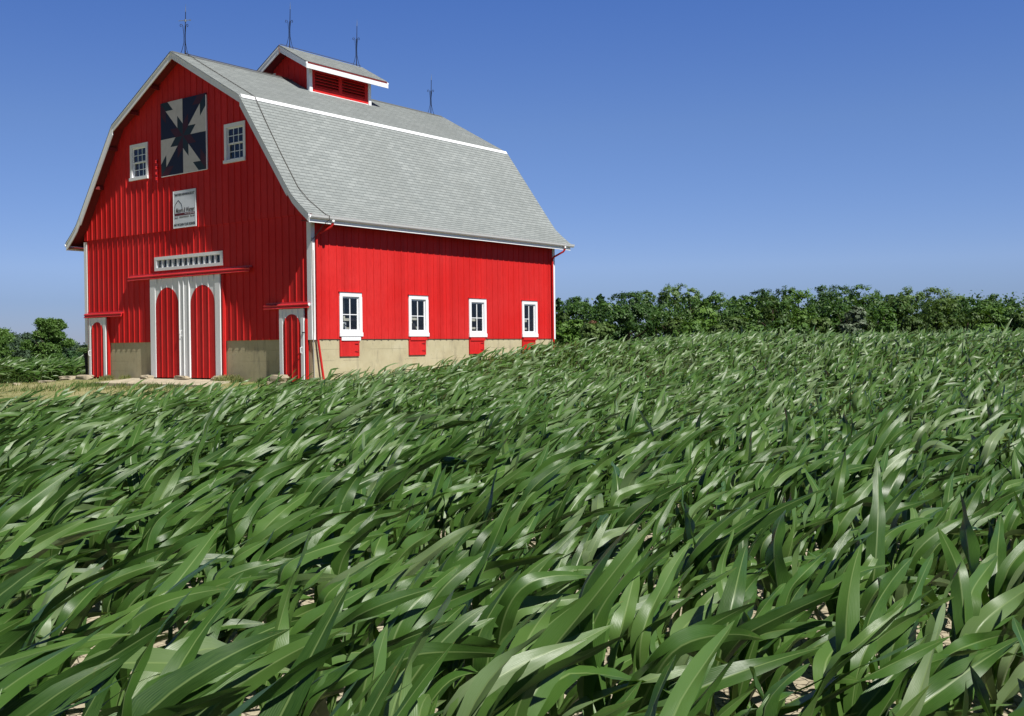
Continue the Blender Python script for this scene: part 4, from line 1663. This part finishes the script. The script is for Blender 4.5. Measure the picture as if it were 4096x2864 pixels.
# hidden by the barn: anything whose line of sight crosses well inside the barn front
mk &= hx < (420 - 2048) / F_PX
P2 = P2[mk]
v, q, uv, tn = corn(rng, P2, rng.uniform(1.0, 1.3, len(P2)), 8, 6, 3)
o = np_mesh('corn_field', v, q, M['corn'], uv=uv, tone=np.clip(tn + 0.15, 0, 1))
tag(o, 'block of green corn beyond the mown strip left of the barn', 'cornfield', kind='stuff')


# ------------------------------------------------------------------ trees
def at(u, depth):
    """ground point at a photo column and depth from the camera"""
    cy, sy = math.cos(YAW), math.sin(YAW)
    r = np.array([cy, -sy])
    f_ = np.array([sy, cy])
    p = CAM[:2] + f_ * depth + r * ((u - 2048) / F_PX * depth)
    return p[0], p[1]


def top_z(u, v, depth):
    hv = 1432 + F_PX * math.tan(PITCH) + ROLL * (u - 2048)
    return CAM[2] + (hv - v) / F_PX * depth


def leaf_cloud(g_, centers, radii, nper, size, tones, up=0.35, wind=0.0, flat=0.75, out=None, fuzz=0.0):
    """leaf-sized faces spread over clumps"""
    C = np.repeat(centers, nper, 0)
    R = np.repeat(radii, nper)
    N = len(C)
    dv = norm(g_.normal(0, 1, (N, 3)))
    rr = np.abs(g_.normal(0.64, 0.25 + fuzz, N))
    P = C + dv * (R * rr)[:, None] * np.array([1, 1, flat])
    if wind:
        P += np.array([0.3, 0.95, 0.15]) * (g_.random(N) ** 2 * wind * R)[:, None]
    if out is None:
        nrm = norm(dv * 0.45 + g_.normal(0, 0.6, (N, 3)) + np.array([0.1, -0.05, up]))
    else:
        nrm = norm(np.repeat(out, nper, 0) * 0.8 + dv * 0.30 + g_.normal(0, 0.32, (N, 3)) + np.array([0, 0, up * 0.8]))
    a = norm(np.cross(nrm, g_.normal(0, 1, (N, 3))))
    b = np.cross(nrm, a)
    sz = size * g_.uniform(0.6, 1.35, N)
    A = a * (sz * 0.5)[:, None]
    B = b * (sz * 0.32)[:, None]
    v = np.stack([P - A, P - B * 1.0 + A * 0.1, P + A, P + B * 1.0 + A * 0.1], 1).reshape(-1, 3)
    q = np.arange(N * 4).reshape(-1, 4)
    tn = np.clip(np.repeat(tones, nper) + g_.normal(0, 0.16, N), 0, 1)
    return v, q, np.repeat(tn, 4)


def trunk_mesh(mb, base, h, r, g_, spread, limbs=5, lean=(0, 0)):
    bx, by, bz = base
    pts = [(bx, by, bz - 0.3), (bx + lean[0] * 0.3, by + lean[1] * 0.3, bz + h * 0.35), (bx + lean[0], by + lean[1], bz + h * 0.8)]
    mb.tube(pts, [r, r * 0.75, r * 0.3], 7)
    for k in range(limbs):
        a = g_.uniform(0, 6.28)
        z0 = bz + h * g_.uniform(0.25, 0.55)
        l = spread * g_.uniform(0.5, 0.85)
        f_ = (z0 - bz) / h
        sx, sy = bx + lean[0] * f_, by + lean[1] * f_
        mb.tube([(sx, sy, z0), (sx + math.cos(a) * l * 0.5, sy + math.sin(a) * l * 0.5, z0 + h * 0.14), (sx + math.cos(a) * l, sy + math.sin(a) * l, z0 + h * 0.32)], [r * 0.4, r * 0.28, r * 0.1], 5)


def broad_tree(name, u, vtop, wpx, depth, mat, label, group, seed, cat='tree', size=0.25, dens=1.0, bark='bark', low=0.10, wind=0.15, shape=1.0, pos=None, limbs=5, lean=0.0, boughs=None, nper=40, fuzz=0.0):
    x, y = at(u, depth)
    g_ = np.random.default_rng(seed)
    zb = gz(x, y)
    zt = top_z(u, vtop, depth)
    H = zt - zb
    Rx = wpx * 1.12 / F_PX * depth * 0.5
    o = empty(name, (x, y, zb), label, cat, group)
    # clumps over an uneven egg: a few big boughs, each with many clumps
    nb = max(6, int(8 * dens))
    th = g_.uniform(0, 6.28, nb)
    hh = np.sort(g_.uniform(low + 0.08, 0.86, nb))
    hh[-1] = 0.84
    prof = np.sqrt(np.clip(1 - ((hh - 0.48) / 0.56) ** 2, 0.05, 1)) * shape
    rad_b = Rx * 0.60 * prof * g_.uniform(0.1, 1.0, nb) ** 0.6
    rad_b[-1] *= 0.35
    bc = np.stack([np.cos(th) * rad_b, np.sin(th) * rad_b, hh * H], 1)
    br = np.minimum(Rx * g_.uniform(0.46, 0.68, nb), H * 0.32)
    if boughs:
        k_ = depth / F_PX
        rt = np.array([math.cos(YAW), -math.sin(YAW), 0])
        bc = np.array([rt * (bu - u) * k_ + np.array([0, 0, top_z(bu, bv, depth) - zb]) for bu, bv, b_r in boughs])
        bc[:, :2] += g_.normal(0, Rx * 0.2, (len(bc), 2)) * np.array([-rt[1], rt[0]])
        br = np.array([b_r * 0.86 * k_ for bu, bv, b_r in boughs])
        nb = len(boughs)
    ncl = max(10, int((30 if not boughs else 20) * dens))
    tree_tone = 0.45 + g_.uniform(-0.30, 0.30)
    cs, rs, ts, os_ = [], [], [], []
    for k in range(nb):
        dv = norm(g_.normal(0, 1, (ncl, 3)) + np.array([0, 0, 0.15]))
        cc = bc[k] + dv * br[k] * g_.uniform(0.62, 1.0, ncl)[:, None] * np.array([1, 1, 0.8])
        cc[:, 2] = np.clip(cc[:, 2], H * low * 0.5, H * 0.965)
        if lean:
            cc[:, :2] += np.array([0.55, 0.75]) * lean * (cc[:, 2:3] / H) ** 1.5
        cs.append(cc)
        os_.append(dv)
        rs.append(np.clip(br[k] * g_.uniform(0.17, 0.32, ncl), 0.2, 1.2))
        ts.append(np.clip(tree_tone + g_.normal(0, 0.13) + g_.normal(0, 0.10, ncl), 0.05, 0.95))
    cs, rs, ts = np.concatenate(cs), np.concatenate(rs), np.concatenate(ts)
    v, q, tn = leaf_cloud(g_, cs, rs, int(nper * dens ** 0.5), size, ts, wind=wind, out=np.concatenate(os_) if fuzz < 0.2 else None, fuzz=fuzz)
    np_mesh('crown', v, q, mat, o, tone=tn, smooth=False)
    t = MB()
    trunk_mesh(t, (x, y, zb), H, max(0.12, Rx * 0.075), g_, Rx, limbs)
    t.build('trunk', M[bark], o)
    return o


def conifer(name, u, vtop, wpx, depth, label, group, seed, mat=None, size=0.36):
    x, y = at(u, depth)
    g_ = np.random.default_rng(seed)
    zb = gz(x, y)
    H = top_z(u, vtop, depth) - zb
    R = wpx / F_PX * depth * 0.5
    o = empty(name, (x, y, zb), label, 'tree', group)
    cs, rs, ts = [], [], []
    for k in range(95):
        f_ = g_.uniform(0, 1) ** 1.25
        zz = H * (0.08 + 0.85 * f_)
        rr = R * ((1 - f_) ** 0.65) * g_.uniform(0.55, 1.15) + 0.12
        a = g_.uniform(0, 6.28)
        tone_k = 0.4 + g_.normal(0, 0.16)
        for s_ in (0.25, 0.5, 0.75, 1.0):
            cs.append((math.cos(a) * rr * s_, math.sin(a) * rr * s_, zz + 0.5 * rr * s_ ** 2 * (0.5 + 0.4 * f_)))
            rs.append(0.18 + 0.26 * (1 - f_) * (1.1 - 0.5 * s_))
            ts.append(tone_k)
    cs.append((0, 0, H * 0.95))
    rs.append(0.2)
    ts.append(0.4)
    v, q, tn = leaf_cloud(g_, np.array(cs), np.array(rs), 14, size, np.clip(ts, 0, 1), flat=0.5)
    np_mesh('crown', v, q, mat or M['pine_leaf'], o, tone=tn, smooth=False)
    t = MB()
    t.tube([(x, y, zb - 0.3), (x, y, zb + H * 0.6), (x, y, zb + H * 0.97)], [0.2, 0.12, 0.02], 7)
    t.build('trunk', M['bark'], o)
    return o


WOOD = 'trees of the wood beyond the corn crest'
BK = [  # u, vtop, width px, depth, leaf, label
    (2317, 1196, 150, 138, 'dark_leaf', 'dark leafy tree between the two pointed pines nearest the barn'),
    (2514, 1183, 210, 140, 'dark_leaf', 'broad dark tree top just right of the larger pine'),
    (2592, 1158, 85, 146, 'pale_leaf', 'slim pale green tree crown left of the tallest pale crown'),
    (2701, 1143, 165, 146, 'pale_leaf', 'tall pale yellow-green tree making the left high point of the wood'),
    (2763, 1153, 110, 142, 'pale_leaf', 'pale loose tree crown on the right shoulder of the left high point'),
    (2800, 1185, 120, 144, 'mid_leaf', 'mid green tree filling the gap right of the pale high crowns'),
    (2875, 1177, 140, 142, 'mid_leaf', 'mid green rounded tree at the dip in the skyline'),
    (2985, 1180, 110, 146, 'mid_leaf', 'plain green tree right of the thin dark spruce in the skyline dip'),
    (3045, 1163, 120, 142, 'dark_leaf', 'dark narrow tree on the rise in the middle of the wood'),
    (3136, 1153, 170, 144, 'dark_leaf', 'dark tall tree on the skyline behind the yellow-green one'),
    (3282, 1158, 170, 142, 'dark_leaf', 'very dark broad tree above and left of the silvery bush'),
    (3360, 1151, 150, 146, 'dark_leaf', 'dark skyline tree straight above the silvery bush'),
    (3456, 1146, 180, 142, 'mid_leaf', 'dark green tree with two bare pale trunks showing under its crown'),
    (3564, 1165, 75, 148, 'dark_leaf', 'small dark tree top in the notch right of the pale trunks'),
    (3625, 1156, 135, 142, 'pale_leaf', 'light green feathery tree right of the notch in the skyline'),
    (3742, 1164, 190, 142, 'olive_leaf', 'large light olive tree on the right shoulder of the wood'),
    (3830, 1195, 120, 146, 'mid_leaf', 'tree on the slope where the skyline starts to fall to the right'),
    (3900, 1206, 150, 144, 'mid_leaf', 'low even tree in the falling skyline left of the knobbly dark crown'),
    (3985, 1186, 115, 138, 'dark_leaf', 'knobbly dark tree standing above its neighbours near the right edge'),
    (4046, 1199, 62, 138, 'dark_leaf', 'thin open crowned tree right beside the knobbly dark tree'),
    (4095, 1236, 90, 140, 'mid_leaf', 'lowest skyline tree cut by the right edge'),
]
FR = [
    (2285, 1292, 120, 112, 'bright_leaf', 'bright yellow-green bushy tree against the barn corner'),
    (2250, 1245, 70, 124, 'olive_leaf', 'light green tree peeping out beside the white barn corner board'),
    (2395, 1308, 130, 108, 'olive_leaf', 'olive bush right of the bright bush by the barn'),
    (2514, 1236, 225, 118, 'dark_leaf', 'big round dark oak-like tree in front of the left half of the wood'),
    (2625, 1262, 120, 122, 'mid_leaf', 'green tree tucked against the right flank of the big dark tree'),
    (2700, 1276, 120, 114, 'olive_leaf', 'dull olive tree below the left high point'),
    (2823, 1242, 130, 118, 'bright_leaf', 'fresh green tree in the lower middle of the wood'),
    (2760, 1300, 120, 108, 'mid_leaf', 'low green bush before the dull olive tree'),
    (2940, 1282, 150, 114, 'olive_leaf', 'olive tree below the skyline dip'),
    (3000, 1240, 120, 124, 'mid_leaf', 'mid green tree behind the olive one below the dip'),
    (3092, 1198, 170, 124, 'olive_leaf', 'tall dark olive tree with a rough speckled crown'),
    (3195, 1170, 165, 126, 'bright_leaf', 'large warm yellow-green tree at the middle of the wood'),
    (3120, 1288, 110, 108, 'dark_leaf', 'low dark tree at the foot of the speckled olive tree'),
    (3265, 1288, 115, 108, 'olive_leaf', 'low olive bush left of the silvery bush'),
    (3320, 1240, 110, 122, 'mid_leaf', 'round green tree just behind the left side of the silvery bush'),
    (3452, 1252, 130, 114, 'olive_leaf', 'olive tree right of the silvery bush'),
    (3538, 1238, 105, 116, 'bright_leaf', 'bright green round tree below the notch in the skyline'),
    (3596, 1196, 160, 128, 'olive_leaf', 'light speckled tree under the feathery skyline tree'),
    (3647, 1278, 110, 110, 'olive_leaf', 'low olive bush left of the wide speckled tree on the right'),
    (3745, 1215, 220, 118, 'olive_leaf', 'wide speckled light green tree in front on the right'),
    (3872, 1258, 130, 114, 'olive_leaf', 'greyish olive tree under the falling skyline'),
    (3940, 1232, 120, 122, 'mid_leaf', 'green tree left of the rightmost front tree'),
    (4015, 1240, 130, 114, 'mid_leaf', 'rich green front tree below the knobbly dark crown'),
    (4085, 1262, 110, 110, 'olive_leaf', 'front bush cut off by the right edge'),
    (2870, 1312, 110, 104, 'olive_leaf', 'lowest bush at the corn crest under the fresh green tree'),
    (3010, 1318, 110, 104, 'mid_leaf', 'lowest bush at the corn crest under the skyline dip'),
    (3190, 1308, 100, 104, 'mid_leaf', 'lowest bush at the corn crest under the yellow-green tree'),
    (3560, 1300, 110, 104, 'mid_leaf', 'lowest bush at the corn crest under the bright round tree'),
    (3815, 1302, 100, 104, 'olive_leaf', 'lowest bush at the corn crest under the wide speckled tree'),
    (3945, 1308, 110, 104, 'bright_leaf', 'lowest bush at the corn crest near the right edge'),
]
sd = 50
for u, vt, wp, dp_, lm, lab in BK:
    sd += 1
    vt, wp = vt - 14, wp * 1.15
    if 'pale trunks' in lab:
        o = broad_tree('broadleaf_tree', u, vt, wp, dp_, M[lm], lab, WOOD, sd, dens=1.1, bark='palebark', low=0.42, limbs=3)
        x, y = at(u + 14, dp_ - 2)
        t = MB()
        zz = gz(x, y)
        t.tube([(x, y, zz - 0.3), (x - 0.15, y, zz + 3), (x - 0.25, y, zz + 5.2)], [0.16, 0.13, 0.08], 6)
        t.build('trunk', M['palebark'], o)
    else:
        broad_tree('broadleaf_tree', u, vt, wp, dp_, M[lm], lab, WOOD, sd, dens=1.1)
for u, vt, wp, dp_, lm, lab in FR:
    sd += 1
    bush = 'bush' in lab
    vt, wp = vt - 12, wp * 1.2
    broad_tree('bush' if bush else 'broadleaf_tree', u, vt, wp, dp_, M[lm], lab, 'bushes along the wood edge' if bush else WOOD, sd,
               cat='bush' if bush else 'tree', dens=1.0, size=0.26, low=0.03)
broad_tree('willow_bush', 3386, 1222, 105, 106, M['silver_leaf'], 'silvery pale bush blown to the right by the wind', None, 301, cat='bush', size=0.34, low=0.05, wind=0.9, lean=1.0)
broad_tree('dead_shrub', 2376, 1262, 34, 112, M['brown_leaf'], 'small reddish brown dead shrub among the dark trees', None, 302, cat='shrub', size=0.25, low=0.1)
conifer('pine_tree', 2237, 1182, 90, 132, 'pointed dark pine nearest to the barn corner', 'pines in the wood', 401)
conifer('pine_tree', 2405, 1166, 150, 132, 'larger pointed dark pine left of the broad dark tree', 'pines in the wood', 402)
conifer('spruce_tree', 2936, 1176, 120, 134, 'thin dark spruce in the skyline dip', 'pines in the wood', 403)
conifer('pine_tree', 3058, 1163, 130, 131, 'dark pine on the rise behind the speckled olive tree', 'pines in the wood', 404)

# undergrowth that closes the wood below the crowns
g_ = np.random.default_rng(77)
uu = g_.uniform(2150, 4700, 820)
dd = g_.uniform(118, 152, 820)
cc = []
for a, b in zip(uu, dd):
    x, y = at(a, b)
    cc.append((x, y, gz(x, y) + g_.uniform(0.3, 6.8)))
cc = np.array(cc)
v, q, tn = leaf_cloud(g_, cc, g_.uniform(0.8, 1.6, len(cc)), 60, 0.36, np.clip(g_.normal(0.4, 0.2, len(cc)), 0, 1))
o = np_mesh('undergrowth', v, q, M['dark_leaf'], tone=tn, smooth=False)
tag(o, 'dark undergrowth closing the wood between the tree trunks', 'undergrowth', kind='stuff')

# left side: trees beyond the second corn block, wooded hill far behind
broad_tree('broadleaf_tree', 188, 1270, 165, 92, M['mid_leaf'], 'tall wind-blown green tree standing alone left of the barn', 'trees left of the barn', 501, size=0.13, dens=1.7, wind=0.9, low=0.04, nper=85, fuzz=0.25,
           boughs=[(188, 1405, 52), (150, 1400, 40), (232, 1400, 36), (128, 1382, 26), (185, 1350, 42), (215, 1345, 34), (160, 1340, 26), (180, 1308, 28), (222, 1312, 28), (245, 1345, 20), (172, 1288, 14), (205, 1290, 16), (228, 1292, 16), (258, 1305, 10), (190, 1440, 50), (255, 1375, 22)])
broad_tree('broadleaf_tree', -22, 1312, 118, 88, M['mid_leaf'], 'green tree half cut off by the left edge', 'trees left of the barn', 502, size=0.13, dens=1.5, wind=0.8, low=0.03, nper=80, fuzz=0.25)
broad_tree('bush', 58, 1436, 80, 86, M['bright_leaf'], 'low green bush between the two left trees', 'trees left of the barn', 503, cat='bush', fuzz=0.35, size=0.14, dens=1.2, low=0.02)
broad_tree('bush', 230, 1420, 100, 84, M['mid_leaf'], 'low bush at the right foot of the lone left tree', 'trees left of the barn', 504, cat='bush', fuzz=0.35, size=0.14, dens=1.2, low=0.02)
broad_tree('bush', 345, 1395, 90, 90, M['olive_leaf'], 'olive bush right against the left barn corner', 'trees left of the barn', 505, cat='bush', fuzz=0.35, size=0.14, dens=1.2, low=0.02)
conifer('spruce_tree', 285, 1405, 60, 88, 'dark young spruce between the lone tree and the barn', 'trees left of the barn', 506, size=0.26)
conifer('spruce_tree', 318, 1412, 55, 87, 'dark young spruce closest to the fence post', 'trees left of the barn', 507, size=0.26)
broad_tree('bush', 130, 1438, 150, 80, M['dark_leaf'], 'dark low scrub behind the corn at the foot of the lone tree', 'trees left of the barn', 508, cat='bush', fuzz=0.35, size=0.14, dens=1.2, low=0.0)

g_ = np.random.default_rng(88)
uu = g_.uniform(-350, 1100, 900)
dd = g_.uniform(300, 400, 900)
cc = []
for a, b in zip(uu, dd):
    x, y = at(a, b)
    t = (b - 300) / 100
    hump = 0.75 + 0.25 * math.sin(a * 0.013 + 0.5)
    cc.append((x, y, -3 + g_.uniform(0, 1) ** 0.6 * (7.7 + 1.5 * t) * hump))
cc = np.array(cc)
v, q, tn = leaf_cloud(g_, cc, g_.uniform(1.2, 2.6, len(cc)), 60, 0.9, np.clip(g_.normal(0.45, 0.2, len(cc)), 0, 1))
o = np_mesh('far_wood', v, q, M['far_leaf'], tone=tn, smooth=False)
tag(o, 'distant bluish wooded hill low on the horizon left of the barn', 'wood', kind='stuff')
